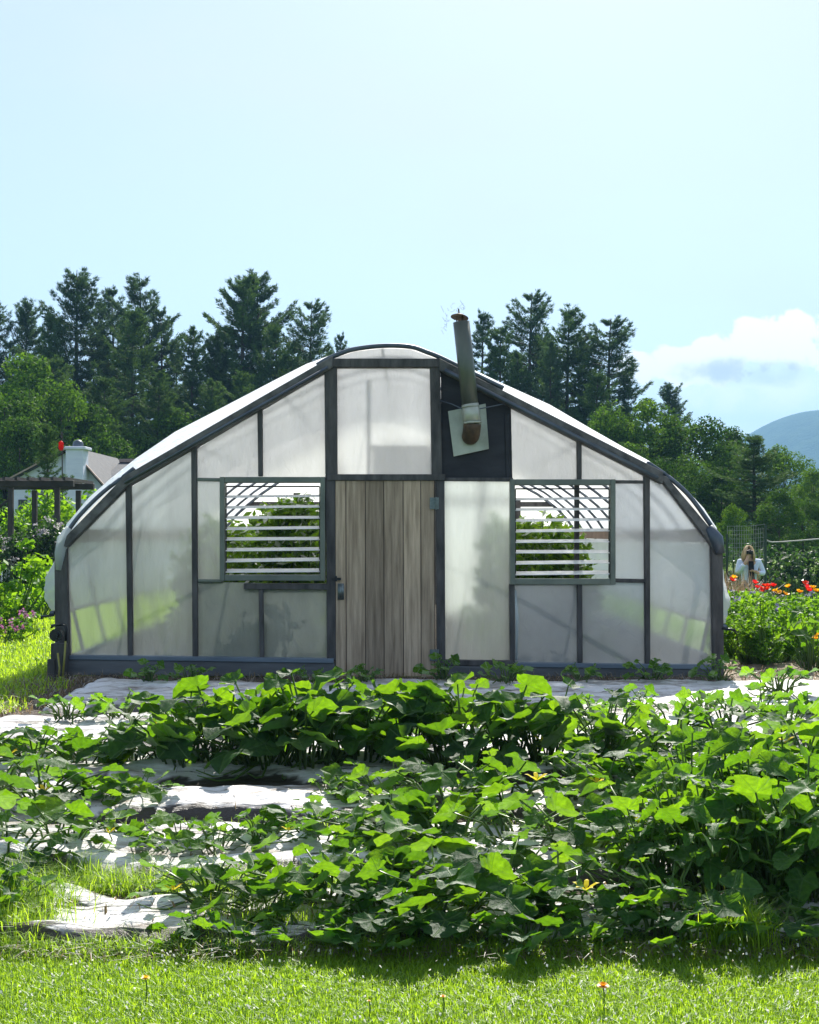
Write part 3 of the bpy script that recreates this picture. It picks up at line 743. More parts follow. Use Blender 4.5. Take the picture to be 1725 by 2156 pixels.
# ------------------------------------------------------------------ leaves
def squash_leaf(rs, pointed=False):
    seg, rings = 36, 4
    th = np.linspace(-math.pi, math.pi, seg, endpoint=False)
    if pointed:
        rad = .55*(1 + .1*np.cos(th)) + .62*np.exp(-(th/.42)**2) + .10*np.exp(-((np.abs(th)-1.25)/.3)**2)
    else:
        rad = .66*(1 + .30*np.cos(th)) + .085*np.cos(5*th)
        rad += rs.normal(0, .018, seg) + .018*np.cos(18*th)
    rad *= 1 - .72*np.exp(-((math.pi-np.abs(th))/.35)**2)
    ph = rs.uniform(0, 6.3); cup = rs.uniform(-.15, .40); bx = rs.uniform(-.5, .5); sy_ = rs.choice((-1, 1)); fold = rs.uniform(-.05, .28)
    V = [(0,0,0)]
    for q in range(1, rings+1):
        s = q/rings
        x = rad*s*np.cos(th); y = rad*s*np.sin(th)
        z = cup*(rad*s)**2 + rs.normal(0, .014, seg)*s + bx*np.maximum(0, y*sy_)**2 + fold*np.abs(y)*s - .05*s*np.cos(5*th) + .07*s*s*np.sin(4*th + ph) + .035*s*s*np.sin(9*th + 2*ph) - (.30 if pointed else .16)*np.maximum(0, x)**2
        V += list(zip(x, y, z))
    f = [(0, 1+k, 1+(k+1) % seg) for k in range(seg)]
    for q in range(rings-1):
        a, b = 1+q*seg, 1+(q+1)*seg
        f += [(a+k, b+k, b+(k+1) % seg, a+(k+1) % seg) for k in range(seg)]
    V = np.array(V); return V, f, V[:, :2].copy()
def orient(V, loc, nrm, heading, size):
    n = Vector(nrm).normalized()
    h = Vector((math.cos(heading), math.sin(heading), 0)); h = (h - n*h.dot(n)).normalized(); s = n.cross(h)
    B = np.array([h[:], s[:], n[:]])
    return (V*size) @ B + np.array(loc)
def squash_plant_meshes(seed, nleaf, spread, hmax, lsize, pointed=False, flowers=0):
    rs = np.random.default_rng(seed); lm, st, fl = MB(), MB(), []
    for k in range(nleaf):
        az = rs.uniform(0, 6.283) if k > 5 else k*1.05 + rs.uniform(-.3, .3)
        rr = spread*math.sqrt(rs.uniform(.02, 1)); h = hmax*rs.uniform(.35, 1)*(1 - .35*(rr/spread)**2)
        tip = Vector((rr*math.cos(az), rr*math.sin(az), h))
        root = Vector((.35*tip.x + rs.normal(0,.02), .35*tip.y + rs.normal(0,.02), .02))
        mid = root*.45 + tip*.55 + Vector((0, 0, .10*h)) - Vector((tip.x, tip.y, 0))*.12
        st.tube([root, mid, tip], [.0075, .006, .0045], 5, rs.uniform(0,1))
        size = lsize*rs.uniform(.4, 1.2)
        V, f, uv = squash_leaf(rs, pointed)
        # leaves turn towards the light, with the spread of a real canopy
        nrm = (.22*math.cos(az) + rs.normal(0,.45) + .08, .22*math.sin(az) + rs.normal(0,.55) + .32, 1.0)
        P = orient(V, tip, nrm, az + rs.normal(0, .5), size)
        P[:, 2] = np.maximum(P[:, 2], .015)
        lm.add(P, f, rs.uniform(0, 1), uv)
    for k in range(3):     # runners along the ground
        az = rs.uniform(0, 6.283); L_ = spread*rs.uniform(.7, 1.25); pts = []
        for s in np.linspace(0, 1, 6): pts.append((L_*s*math.cos(az+.5*s), L_*s*math.sin(az+.5*s), .02+.03*math.sin(s*7)))
        st.tube(pts, [.008,.008,.007,.006,.005,.003], 5, .6)
    for k in range(flowers):
        fm = MB(); az = rs.uniform(0, 6.283); c = np.array((spread*.6*math.cos(az), spread*.6*math.sin(az), hmax*rs.uniform(.35, .75)))
        for q in range(5):
            a = q*1.2566; V = np.array([(0,0,0),(.035,-.018,.03),(.035,.018,.03),(.075,-.016,.055),(.075,.016,.055),(.10,0,.055)])
            Rm = np.array([[math.cos(a), -math.sin(a), 0],[math.sin(a), math.cos(a), 0],[0,0,1]])
            fm.add((V @ Rm.T)*.62 + c, [(0,1,2),(1,3,4,2),(3,5,4)], rs.uniform(0,1))
        fl.append(fm)
        st.tube([(c[0]*.4, c[1]*.4, .02), tuple(c)], [.006,.005], 5, .5)
    return lm, st, fl
def make_squash(name, label, cat, seed, nleaf, spread, hmax, lsize, lmat, pointed=False, flowers=0):
    root = thing(name, label, cat)
    lm, st, fl = squash_plant_meshes(seed, nleaf, spread, hmax, lsize, pointed, flowers)
    lm.build('foliage', M[lmat], root, True); st.build('stem', M['vinestem'], root, True)
    for fm in fl: fm.build('flower', M['yellow'], root)
    return root
BIG = [make_squash('squash_plant', 'x', 'squash plant', 100+i, 30+i % 4*3, .40, .52, .142, 'squash', False, 1 if i in (2, 5) else 0) for i in range(6)]
LOW = [make_squash('squash_plant', 'x', 'squash plant', 150+i, 17+i % 4*3, .43, .32, .128, 'squash', False, 1 if i in (1, 4) else 0) for i in range(9)]
SMALL = [make_squash('young_squash_plant', 'x', 'squash plant', 200+i, 17, .23, .24, .085, 'squashsmall') for i in range(4)]
BUSH = [make_squash('pointed_leaf_plant', 'x', 'garden plant', 300+i, 40, .34, .72, .125, 'pointed', True) for i in range(4)]
used = set()
def put(pool, i, x, y, z, s, label, group, hs=1.0):
    src = pool[i % len(pool)]
    if src.name in used: o = dup(src)
    else: o = src; used.add(src.name)
    o.location = (x, y, z); o.rotation_euler = (random.uniform(-.06,.06), random.uniform(-.06,.06), random.uniform(-.55, .55)); o.scale = (s*random.choice((-1, 1)), s, s*hs)
    o['label'] = label; o['group'] = group
    return o
SROWS = [
 (8.35, 'row behind the tallest squash', [(375,.72),(490,.8),(610,.85),(735,.8),(855,.85),(965,.85),(1085,.85),(1180,.75)]),
 (7.10, 'tallest squash row', [(-30,.85),(75,.85),(175,.88),(275,.8),(390,1.0),(470,1.12),(560,1.15),(655,1.2),(760,1.15),(860,1.02),(960,1.1),(1060,1.12),(1160,1.05),(1270,.95),(1375,.92),(1485,.95),(1590,1.0),(1695,1.05)]),
 (6.15, 'middle squash row', [(-20,.95),(85,.9),(200,.5),(285,.6),(690,.5),(820,.75),(935,.9),(1060,1.0),(1180,.98),(1270,.95),(1345,1.0),(1450,1.0),(1555,1.05),(1665,1.1)]),
 (5.25, 'squash row second from the lawn', [(5,.95),(130,.75),(250,.55),(370,.5),(455,.45),(545,.6),(680,.7),(820,.85),(950,.95),(1080,.95),(1215,.95),(1345,.95)]),
 (4.42, 'squash row nearest the lawn', [(-10,.5),(30,.4),(445,.65),(560,.6),(690,.8),(810,.82),(930,.88),(1060,.85),(1180,.82),(1300,.8),(1405,.75)])]
k = 0
for d, rn, lst in SROWS:
    for j, (u, s) in enumerate(lst):
        dd = d + random.uniform(-.11, .11)
        tall = d == 7.10 and 360 < u < 1300
        put(BIG if tall else LOW, k*5+1, gx(u, dd), dd, .06, s, f'large-leaved squash plant, {ORD[j]} from the left in the {rn}', 'squash plants in the mulched rows', {8.35: .72, 7.10: .95 if tall else .92, 6.15: .85, 5.25: .85, 4.42: .85}[d]); k += 1
k = 0
for rn, d, lst in [('shaded row along the greenhouse', 10.75, [(312,.8),(402,.75),(652,.7),(772,.8),(930,.95),(1066,.95),(1226,.75),(1372,.95),(1512,.95)]),
                   ('sunlit row second from the greenhouse', 8.75, [(142,.95),(252,.95),(1240,.8),(1345,.85),(1480,.9),(1600,.85),(1700,.9),(1790,.9)])]:
    for j, (u, s) in enumerate(lst):
        dd = d + random.uniform(-.1, .1) - (.15 if u < 300 and d < 9 else 0)
        put(SMALL, k, gx(u, dd), dd, .10, s, f'small young squash plant, {ORD[j]} from the left in the {rn}', 'young squash plants near the greenhouse'); k += 1
for j, (u, d) in enumerate([(1640,9.9),(1300,7.9),(1420,7.95),(1530,7.9),(1660,7.9)]):
    put(SMALL, k, gx(u, d), d, .10, 1.15, ['single young squash plant on the sunlit right end of the first mulch sheet'][0] if j == 0 else f'young squash plant, {ORD[j-1]} from the left at the front edge of the second mulch sheet', 'young squash plants near the greenhouse'); k += 1
k = 0
for j, (u, s) in enumerate([(400,.6),(500,.65),(640,.85),(770,.9),(850,1.0),(975,.85),(1110,.9),(1240,.9),(1385,.95),(1475,.8),(1630,.9),(1705,1.0)]):
    dd = 4.17 + random.uniform(-.04, .05)
    put(SMALL, k, gx(u, dd), dd, .0, s, f'low squash shoots spilling onto the lawn edge, {ORD[j]} clump from the left', 'squash shoots along the lawn edge', .8); k += 1
k = 0
for j, (u, d, s) in enumerate([(1360,4.75,.72),(1440,4.9,.85),(1505,4.6,.85),(1580,4.85,.98),(1640,4.55,.95),(1700,4.8,1.0),(1770,4.5,1.0),(1560,5.4,1.0),(1660,5.45,1.05),(1460,5.5,.95),(1750,5.4,1.1),(1710,4.5,.5),(1620,4.5,.45)]):
    put(BUSH, k, gx(u, d), d, .03, s*.86, f'tall plant with pointed leaves, {ORD[j]} planted in the dense clump at lower right', 'pointed leaf plants in the right corner', .9); k += 1
# ------------------------------------------------------------------- grass
def blades(fast, n, xf, yf, hmin, hmax, wd, lean, zf=None, keep=None, r=None, tint=None):
    r = r or rng
    x = xf(n); y = yf(n)
    if keep is not None:
        m = keep(x, y); x, y = x[m], y[m]
    n = len(x)
    z = np.zeros(n) if zf is None else zf(x, y)
    h = r.uniform(hmin, hmax, n)*r.uniform(.6, 1, n); az = r.uniform(0, 6.283, n); la = np.minimum(np.abs(r.normal(0, lean, n)) + .08, 1.3)
    wv = np.stack([-np.sin(az+r.normal(0,.5,n)), np.cos(az), np.zeros(n)], -1)*wd*r.uniform(.6,1.3,(n,1))
    d = np.stack([np.cos(az), np.sin(az), np.zeros(n)], -1)
    b = np.stack([x, y, z], -1)
    mid = b + d*(h*la*.4)[:,None] + np.array([0,0,1])*(h*.62)[:,None]
    tip = b + d*(h*la*1.25)[:,None] + np.array([0,0,1])*(h*(1-.25*np.minimum(la,1.5)))[:,None]
    tt = r.uniform(0, 1, n) if tint is None else tint
    fast.add(np.stack([b-wv*.5, b+wv*.5, mid+wv*.4, mid-wv*.4], 1), tt)
    fast.add(np.stack([mid-wv*.4, mid+wv*.4, tip+wv*.06, tip-wv*.06], 1), tt)
fa = Fast()
blades(fa, 105000, lambda n: rng.uniform(-1.75, 1.75, n), lambda n: rng.uniform(3.2, 4.18, n), .018, .046, .0032, .5)
blades(fa, 5000, lambda n: rng.uniform(-1.75, 1.75, n), lambda n: rng.normal(4.12, .05, n), .04, .09, .004, .6)
g1 = fa.build('lawn', M['grass']); tag(g1, 'bright short lawn in front of the vegetable rows', 'grass', kind='stuff')
fa = Fast()
blades(fa, 70000, lambda n: rng.uniform(-8.5, -3.0, n), lambda n: 8 + 22*rng.uniform(0, 1, n)**1.5, .05, .11, .012, .5, keep=lambda x, y: (x < -3.25 - .1*np.sin(y*5)) & (x < np.where(y > 11.6, -3.75, 9)) & (x > -.36*y-.5))
tag(fa.build('side_lawn', M['grass']), 'bright lawn beside the left greenhouse wall', 'grass', kind='stuff')
fa = Fast()
blades(fa, 5200, lambda n: rng.uniform(-2.1, -.2, n), lambda n: rng.normal(4.80, .06, n), .05, .16, .004, .8)
blades(fa, 2500, lambda n: rng.uniform(-2.0, -1.3, n), lambda n: rng.uniform(4.1, 5.0, n), .05, .22, .004, .7)
blades(fa, 2600, lambda n: rng.uniform(-1.8, 1.8, n), lambda n: rng.normal(4.09, .03, n), .03, .09, .004, .8)
blades(fa, 1500, lambda n: rng.uniform(-2, 2, n), lambda n: rng.normal(5.76, .05, n), .03, .10, .004, .8)
for cx, cy in [(-.62,4.42),(-.45,4.3),(-1.45,4.4)]:
    blades(fa, 300, lambda n: rng.normal(cx, .09, n), lambda n: rng.normal(cy, .06, n), .08, .2, .0035, .6)
blades(fa, 2200, lambda n: rng.uniform(-2.0, -.2, n), lambda n: rng.normal(4.14, .03, n), .03, .10, .004, .8)
blades(fa, 1500, lambda n: rng.normal(-1.62, .13, n), lambda n: rng.uniform(4.15, 4.8, n), .08, .22, .004, .6)
tag(fa.build('weeds', M['grass']), 'thin grassy weeds between the mulch sheets', 'weeds', kind='stuff')
fa = Fast(); blades(fa, 650, lambda n: rng.normal(gx(1560,4.1), .05, n), lambda n: rng.normal(4.14, .035, n), .13, .24, .0045, .38)
tag(fa.build('grass_clump', M['grass']), 'tall bright grass clump below the pointed leaf plants', 'grass clump')
# clover flecks on the lawn: tiny pale flower heads
fa = Fast(); n = 620
x = rng.uniform(-1.7, 1.7, n); y = rng.uniform(3.3, 4.1, n); z = rng.uniform(.035, .062, n)
for q in range(3):
    a = rng.uniform(0, 6.3, n); s = rng.uniform(.002, .0048, n)
    o = np.stack([np.cos(a)*s, np.sin(a)*s, s*.5], -1); o2 = np.stack([-np.sin(a)*s, np.cos(a)*s, s], -1); c = np.stack([x, y, z], -1)
    fa.add(np.stack([c-o, c+o2, c+o, c-o2], 1), rng.uniform(0, 1, n))
tag(fa.build('clover_heads', M['clover']), 'tiny pale clover heads scattered in the front lawn', 'clover', kind='stuff')
def daisy(name, label, cat, x, y, h, rad, mat, layers=2):
    t = thing(name, label, cat, (x, y, 0))
    st = MB(); st.tube([(0,0,0), (.004,0,h*.6), (0,0,h)], .0022, 5); st.build('stem', M['vinestem'], t)
    fm = MB()
    for l in range(layers):
        for q in range(16):
            a = q*6.283/16 + l*.2; ca, sa = math.cos(a), math.sin(a); el = .15 + .5*l
            R_ = rad*(1 - .25*l); wv = .22*rad
            p0 = np.array((0,0,h)); p1 = p0 + np.array((ca*R_*.6 - sa*wv, sa*R_*.6 + ca*wv, R_*el*.6)); p2 = p0 + np.array((ca*R_, sa*R_, R_*el)); p3 = p0 + np.array((ca*R_*.6 + sa*wv, sa*R_*.6 - ca*wv, R_*el*.6))
            fm.add([p0, p1, p2, p3], [(0,1,2,3)], random.random())
    fm.build('petals', M[mat], t)
    return t
d = 3.66; daisy('dandelion', 'yellow dandelion in the front lawn at left', 'flower', gx(307, d), d, .085, .016, 'yellow', 3)
d = 3.62; daisy('dandelion', 'orange dandelion in the front lawn at right, the largest bloom', 'flower', gx(1270, d), d, .075, .021, 'orange', 3)
d = 3.58; daisy('dandelion', 'small yellow dandelion near the middle of the lawn edge', 'flower', gx(933, d), d, .06, .009, 'orange', 2)
d = 3.56; daisy('dandelion', 'tiniest orange dandelion left of the lawn middle', 'flower', gx(777, d), d, .055, .006, 'orange', 2)

# ------------------------------------------------------------------- trees
def pine_meshes(seed, h, rad, start=.12, sparse=1.0, needle=.25):
    rs = np.random.default_rng(seed); tr = MB(); fa = Fast()
    bend = rs.normal(0, .25, 2)
    def axis(z): s = z/h; return np.array((bend[0]*s*s, bend[1]*s*s, z))
    tr.tube([axis(z) for z in np.linspace(0, h, 9)], list(np.linspace(.019*h, .02, 9)), 7)
    z = h*start; tips, dirs = [], []
    while z < h*.985:
        t = (z/h - start)/(1-start)
        Lw = rad*min(1.0, .5 + 1.5*t)*(1 - t)**.6*rs.uniform(.6, 1.25) + .15
        for b in range(rs.integers(4, 7)):
            az = rs.uniform(0, 6.283); Lb = Lw*rs.uniform(.55, 1.2); el = R(-10 + 46*t**1.6 + rs.normal(0, 7))
            if rs.uniform() > .55 + .45*sparse: continue
            p0 = axis(z); dv = np.array((math.cos(az)*math.cos(el), math.sin(az)*math.cos(el), math.sin(el)))
            n = max(3, int(Lb/.20)); S = np.linspace(.18 if sparse > .9 else .3, 1, n)
            P = p0 + dv*(S*Lb)[:,None] + np.array((0,0,1))*((.16*Lb)*S**2.2 - .10*Lb*np.sin(S*3.14))[:,None]
            tr.tube([p0, P[n//2], P[-1]], [.012*Lb+.012, .008*Lb+.006, .005], 4)
            side = np.array((-math.sin(az), math.cos(az), 0))
            tips.append(P); dirs.append(np.repeat(dv[None], n, 0))
            for sg in (-1, 1):
                off = (.42*Lb*(1.08-S)*rs.uniform(.3, 1, n) + .05)
                tips.append(P + side*(sg*off)[:,None] + dv*(off*.5)[:,None] + rs.normal(0, .05, (n,3))*np.array((1,1,.5))); dirs.append(np.repeat((dv + side*sg*.8)[None], n, 0))
                off2 = off*.5
                tips.append(P + side*(sg*off2)[:,None] + rs.normal(0, .06, (n,3))); dirs.append(np.repeat((dv + side*sg*.5)[None], n, 0))
        z += rs.uniform(.36, .68)*(h/16)**.5*(1.15-.4*t)
    T = np.concatenate(tips); D = np.concatenate(dirs); kN = 10
    T = np.repeat(T, kN, 0); D = np.repeat(D, kN, 0); n = len(T)
    nd = D*1.1 + rs.normal(0, .6, (n,3))*np.array((1,1,.7)) + np.array((0,0,.4)); nd /= np.linalg.norm(nd, axis=1)[:,None]
    ln = needle*rs.uniform(.5, 1.1, n)
    wv = np.cross(nd, rs.normal(0, 1, (n,3))); wv /= np.linalg.norm(wv, axis=1)[:,None] + 1e-9; wv *= (.022*rs.uniform(.7, 1.4, n))[:,None]
    base = T + rs.normal(0, .05, (n,3))
    fa.add(np.stack([base - wv, base + wv, base + nd*ln[:,None]], 1), np.clip(np.repeat(rs.uniform(0, 1, n//kN), kN) + rs.normal(0, .1, n), 0, 1))
    return tr, fa
def make_pine(seed, h, rad, start, sparse, mat='pine', name='pine_tree'):
    root = thing(name, 'x', 'tree'); tr, fa = pine_meshes(seed, h, rad, start, sparse)
    tr.build('trunk', M['bark'], root, True); fa.build('crown', M[mat], root); root['h'] = h; return root
def crown_leaves(fa, rs, centers, radii, per, size, up=.5):
    for c, r_ in zip(centers, radii):
        n = int(per*r_*r_) + 20
        v = rs.normal(0, 1, (n,3)); v /= np.linalg.norm(v, axis=1)[:,None]
        P = np.array(c) + v*(r_*rs.uniform(.45, 1.08, n)**.6)[:,None]*np.array((1,1,.8))
        nr = v*.8 + rs.normal(0, .6, (n,3)) + np.array((0,0,up)); nr /= np.linalg.norm(nr, axis=1)[:,None]
        a = np.cross(nr, rs.normal(0, 1, (n,3))); a /= np.linalg.norm(a, axis=1)[:,None] + 1e-9; b = np.cross(nr, a)
        s = (size*rs.uniform(.55, 1.2, n))[:,None]
        fa.add(np.stack([P - a*s*.6, P - b*s*.32 + a*s*.05, P + a*s*.6, P + b*s*.32 + a*s*.05], 1), np.clip(rs.uniform(.15, .85) + rs.normal(0, .15, n), 0, 1))
def make_decid(seed, h, rad, mat='decid', name='broadleaf_tree', per=210, size=.24, ncl=76, base=.18):
    rs = np.random.default_rng(seed); root = thing(name, 'x', 'tree'); tr = MB(); fa = Fast()
    tr.tube([(0,0,0), (.1,0,h*.25), (0,.1,h*.55), (.05,0,h*.85)], [.03*h*.6, .022*h*.6, .013*h*.6, .03], 7)
    cs, rd = [], []
    for k in range(ncl):
        t = rs.uniform(0, 1); z = h*(base + (1-base)*t)
        env = rad*(math.sin(math.pi*min(1, .22 + .78*t))**.7 + .05); az = rs.uniform(0, 6.283); q = env*rs.uniform(.25, 1)**.5
        c = np.array((q*math.cos(az), q*math.sin(az), z - rad*.15)); cs.append(c); rd.append(rad*rs.uniform(.16, .32))
        if k % 4 == 0: tr.tube([(0, 0, h*(.2+.45*t)), tuple(c*.6 + np.array((0,0,.35*c[2]))), tuple(c)], [.05, .03, .012], 5)
    crown_leaves(fa, rs, cs, rd, per, size)
    tr.build('trunk', M['bark'], root, True); fa.build('crown', M[mat], root); root['h'] = h; return root
PINES = [make_pine(11, 17, 3.9, .10, 1.0), make_pine(12, 17, 3.6, .14, .8, 'pineold'), make_pine(13, 17, 4.5, .12, 1.0, 'pineold'),
         make_pine(14, 17, 3.9, .2, .65, 'pineold'), make_pine(15, 16, 4.6, .08, 1.0)]
DEC = [make_decid(21, 11, 3.6), make_decid(22, 11, 4.0), make_decid(23, 11, 3.4, 'decidlight'), make_decid(24, 11, 3.9, 'decidlight')]
tused = set()
def plant_tree(pool, i, u, vtop, d, label, group, wide=1.0, base_z=0.0):
    src = pool[i]
    if src.name in tused: o = dup(src)
    else: o = src; tused.add(src.name)
    H = EYE + (1120 - vtop)/F*d - base_z; s = H/src['h']
    o.location = (gx(u, d), d, base_z); o.scale = (s*wide, s*wide, s); o.rotation_euler.z = random.uniform(0, 6.283)
    o['label'] = label; o['group'] = group
# (model, u, v top, distance, width, label)
PL = [(1,-8,640,72,1.05,'grey-green pine cut by the left edge of the photo'),
      (2,38,630,74,.85,'shorter pine second from the left edge, against the sky'),
      (2,160,575,70,1.0,'broad tall pine with a forked top, left of the house chimney line'),
      (1,243,612,76,.8,'thin pine just left of the layered pointed pine'),
      (3,302,590,73,1.05,'open pine with flat layered branches and pointed top'),
      (1,345,655,72,.85,'narrow pine right of the layered pointed pine'),
      (4,278,660,66,.9,'dark full pine in front of the layered pointed pine'),
      (0,400,690,68,.95,'dark rounded pine left of the highest pine pair'),
      (2,440,700,70,.8,'dark pine filling the gap before the highest pine pair'),
      (0,508,580,70,1.0,'left tree of the highest pine pair'),
      (2,552,568,72,1.0,'right tree of the highest pine pair, tallest of all'),
      (3,648,636,69,.95,'loose pine standing alone left of the greenhouse ridge'),
      (1,722,708,76,.6,'small pine tip just left of the greenhouse ridge'),
      (4,605,730,74,.9,'low pine behind the slope left of the greenhouse ridge'),
      (1,1012,665,72,.85,'slim pine just right of the flue pipe'),
      (0,1052,686,70,.95,'dark pine second to the right of the flue pipe'),
      (3,1110,618,74,1.0,'sparse airy pine tallest on the right of the flue pipe'),
      (2,1140,700,76,.8,'pine filling behind the sparse airy pine'),
      (4,1192,658,68,.95,'dense dark pine in the right pine group'),
      (0,1232,700,69,.8,'pine between the dense dark one and the layered right one'),
      (3,1275,672,67,1.25,'layered pine with long right-hand branches at the group end'),
      (2,1396,808,75,1.0,'small lone pine rising above the right broadleaf trees'),
      (4,1590,922,46,1.6,'dark broad conifer low on the right above the person'),
      (4,100,760,60,1.1,'shadowy conifer behind the white house'),
      (0,330,780,58,1.1,'dark conifer rising behind the greenhouse roof at left'),
      (4,230,800,56,1.2,'dark conifer right behind the house wing'),
      (0,440,800,60,1.1,'low dark conifer behind the middle of the left roof slope'),
      (4,520,790,62,1.0,'low conifer below the highest pine pair'),
      (1,205,640,73,.7,'thin pine close on the right of the broad forked-top pine'),
      (0,115,660,68,.8,'dark pine filling the left flank of the broad forked-top pine'),
      (1,375,725,74,.75,'small pine between the narrow pine and the dark rounded pine'),
      (2,470,690,74,.7,'pine leaning against the left side of the highest pine pair'),
      (4,585,690,68,.8,'dense pine on the right flank of the highest pine pair'),
      (1,1160,720,66,.7,'grey-green pine below the sparse airy pine'),
      (0,1085,740,68,.8,'dark pine under the sparse airy pine at its left'),
      (1,1325,800,66,.8,'low conifer under the long right-hand branches'),
      (4,1250,790,62,.9,'dark low conifer at the foot of the right pine group'),
      (0,104,892,36,1.0,'dark little conifer in front of the white gable')]
for i, (mi, u, v, d, wd, lab) in enumerate(PL):
    plant_tree(PINES, mi, u, v, d, lab, 'conifers beyond the greenhouse', wd)
DL = [(2,62,742,54,.9,'pale green broadleaf tree at upper left below the pines'),
      (1,8,800,50,.9,'broadleaf tree cut by the left edge above the pergola'),
      (3,130,800,52,.8,'light broadleaf tree left of the house chimney'),
      (0,190,850,53,.9,'dark broadleaf tree behind the house chimney'),
      (0,40,880,48,1.0,'dark broadleaf tree behind the white gable'),
      (1,270,880,56,1.0,'dark broadleaf tree behind the house wing'),
      (0,360,860,58,1.0,'broadleaf tree above the left roof slope'),
      (1,1290,838,56,.8,'round broadleaf tree under the layered right pine'),
      (2,1370,840,55,.9,'bright broadleaf tree left of the small lone pine'),
      (1,1452,862,54,1.0,'broad grey-green tree right of the small lone pine'),
      (0,1535,900,58,.9,'small broadleaf tree left of the dark broad conifer'),
      (3,1652,935,56,1.0,'yellow-green tree right of the dark broad conifer'),
      (2,1712,985,52,.9,'light tree at the right edge below the mountain'),
      (1,1420,950,48,1.0,'shadowed tree behind the right greenhouse shoulder'),
      (0,1520,985,47,.9,'dark tree low behind the right greenhouse eave'),
      (1,1690,1040,44,1.0,'low dark tree at the right edge above the hedge'),
      (2,1330,930,52,.9,'leafy tree directly above the right roof slope'),
      (3,1545,1060,40,.7,'low yellow-green tree beside the right greenhouse eave'),
      (0,1640,1030,42,1.0,'dark low tree behind the white roof at right')]
for i, (mi, u, v, d, wd, lab) in enumerate(DL):
    plant_tree(DEC, mi, u, v, d, lab, 'broadleaf trees beyond the garden', wd)

# ------------------------------------------------------------------ mountain
def mountain():
    D = 1700; mb = MB(); n, m_ = 90, 40
    ux = np.linspace(1300, 2900, n); prof_u = [1300,1450,1550,1590,1620,1650,1680,1710,1740,1800,1900,2050,2300,2900]
    prof_v = [1110,1010,940,912,893,878,870,867,869,880,905,930,1000,1110]
    pv = np.interp(ux, prof_u, prof_v)
    V = []
    rs = np.random.default_rng(3)
    for j in range(m_):
        t = j/(m_-1); y = D - 500 + 1000*t; k = math.sin(math.pi*t)**.8
        for i in range(n):
            x = gx(ux[i], D); h = EYE + (1120-pv[i])/F*D
            V.append((x, y, -3 + (h+3)*k + (4*math.sin(x*.05+y*.03)+2.5*math.sin(x*.13-y*.11))*k*(1-k)*2))
    fs = [(j*n+i, j*n+i+1, (j+1)*n+i+1, (j+1)*n+i) for j in range(m_-1) for i in range(n-1)]
    mb.add(V, fs)
    mat = solid('forested mountain', (.018,.035,.016), (.05,.08,.03), .03, (1,1,1), .95, .6, bdist=6, spec=.05)
    tag(mb.build('mountain', mat, shade=True), kind='structure')
mountain()

# --------------------------------------------------------- house and pergola
hd = 40.0
h0 = at(150, 1120, hd)
house = thing('white_house', 'white house with dark shingle roof and a white chimney behind the pergola', 'house', (h0.x, hd, 0))
def hp(u, v): p = at(u, v, hd); return (p.x - h0.x, p.z)
mb = MB(); mb.prism([(hp(27,1010)[0], 0), hp(27,1010), hp(152,946), hp(222,1022), (hp(222,1022)[0], 0)], 0, 6); mb.build('wall', M['whitewall'], house)
mb = MB(); mb.prism([hp(18,1012), hp(152,941), hp(152,946.5), hp(20,1016)], -.25, 6.2); mb.prism([hp(152,941), hp(232,1030), hp(226,1032), hp(152,947)], -.25, 6.2); rf = mb.build('roof', M['roofdark'], house)
mb = MB(); mb.prism([hp(18,1011), hp(152,940), hp(152,943), hp(19,1013.5)], -.33, -.25); mb.prism([hp(152,940), hp(233,1030), hp(230,1031), hp(152,943)], -.33, -.25); mb.build('roof_trim', M['roofpink'], rf)
mb = MB(); a, b = hp(151,948), hp(187,1100); mb.box(a[0], b[0], -.7, -.02, 0, a[1]); mb.box(a[0]-.08, b[0]+.1, -.78, .05, a[1]-.02, a[1]+.08); ch = mb.build('chimney', M['whitewall'], house, False, .02)
c = hp(171, 946); mb = MB(); mb.lathe((c[0], -.36, c[1]), [(.18,0),(.18,.14),(.16,.22),(.09,.28),(0,.30)], 14); mb.build('chimney_pot', M['pipe'], ch, True)
wx0, wx1 = hp(190,0)[0], hp(262,0)[0]
mb = MB(); e, rg = hp(200,1000)[1], hp(200,958)[1]
mb.prism([(wx0+.0, 0), (wx1, 0), (wx1, e+.1), (wx0, e+.1)], 2.2, 6); mb.build('wing_wall', M['whitewall'], house)
mb = MB(); mb.add([(wx0,1.9,e),(wx1+.15,1.9,e),(wx1+.0,4.1,rg),(wx0,4.1,rg),(wx0,6.3,e),(wx1+.15,6.3,e)], [(0,1,2,3),(3,2,5,4),(1,5,2)]); mb.build('wing_roof', M['roofdark'], house)
mb = MB(); mb.box(wx0, wx1+.05, 4.0, 4.2, rg, rg+.12); mb.build('ridge_cap', M['roofpink'], house)
mb = MB(); q0, q1 = hp(40,1052), hp(58,1075); mb.box(q0[0], q1[0], -.05, -.01, q1[1], q0[1]); mb.build('window', M['roofdark'], house)

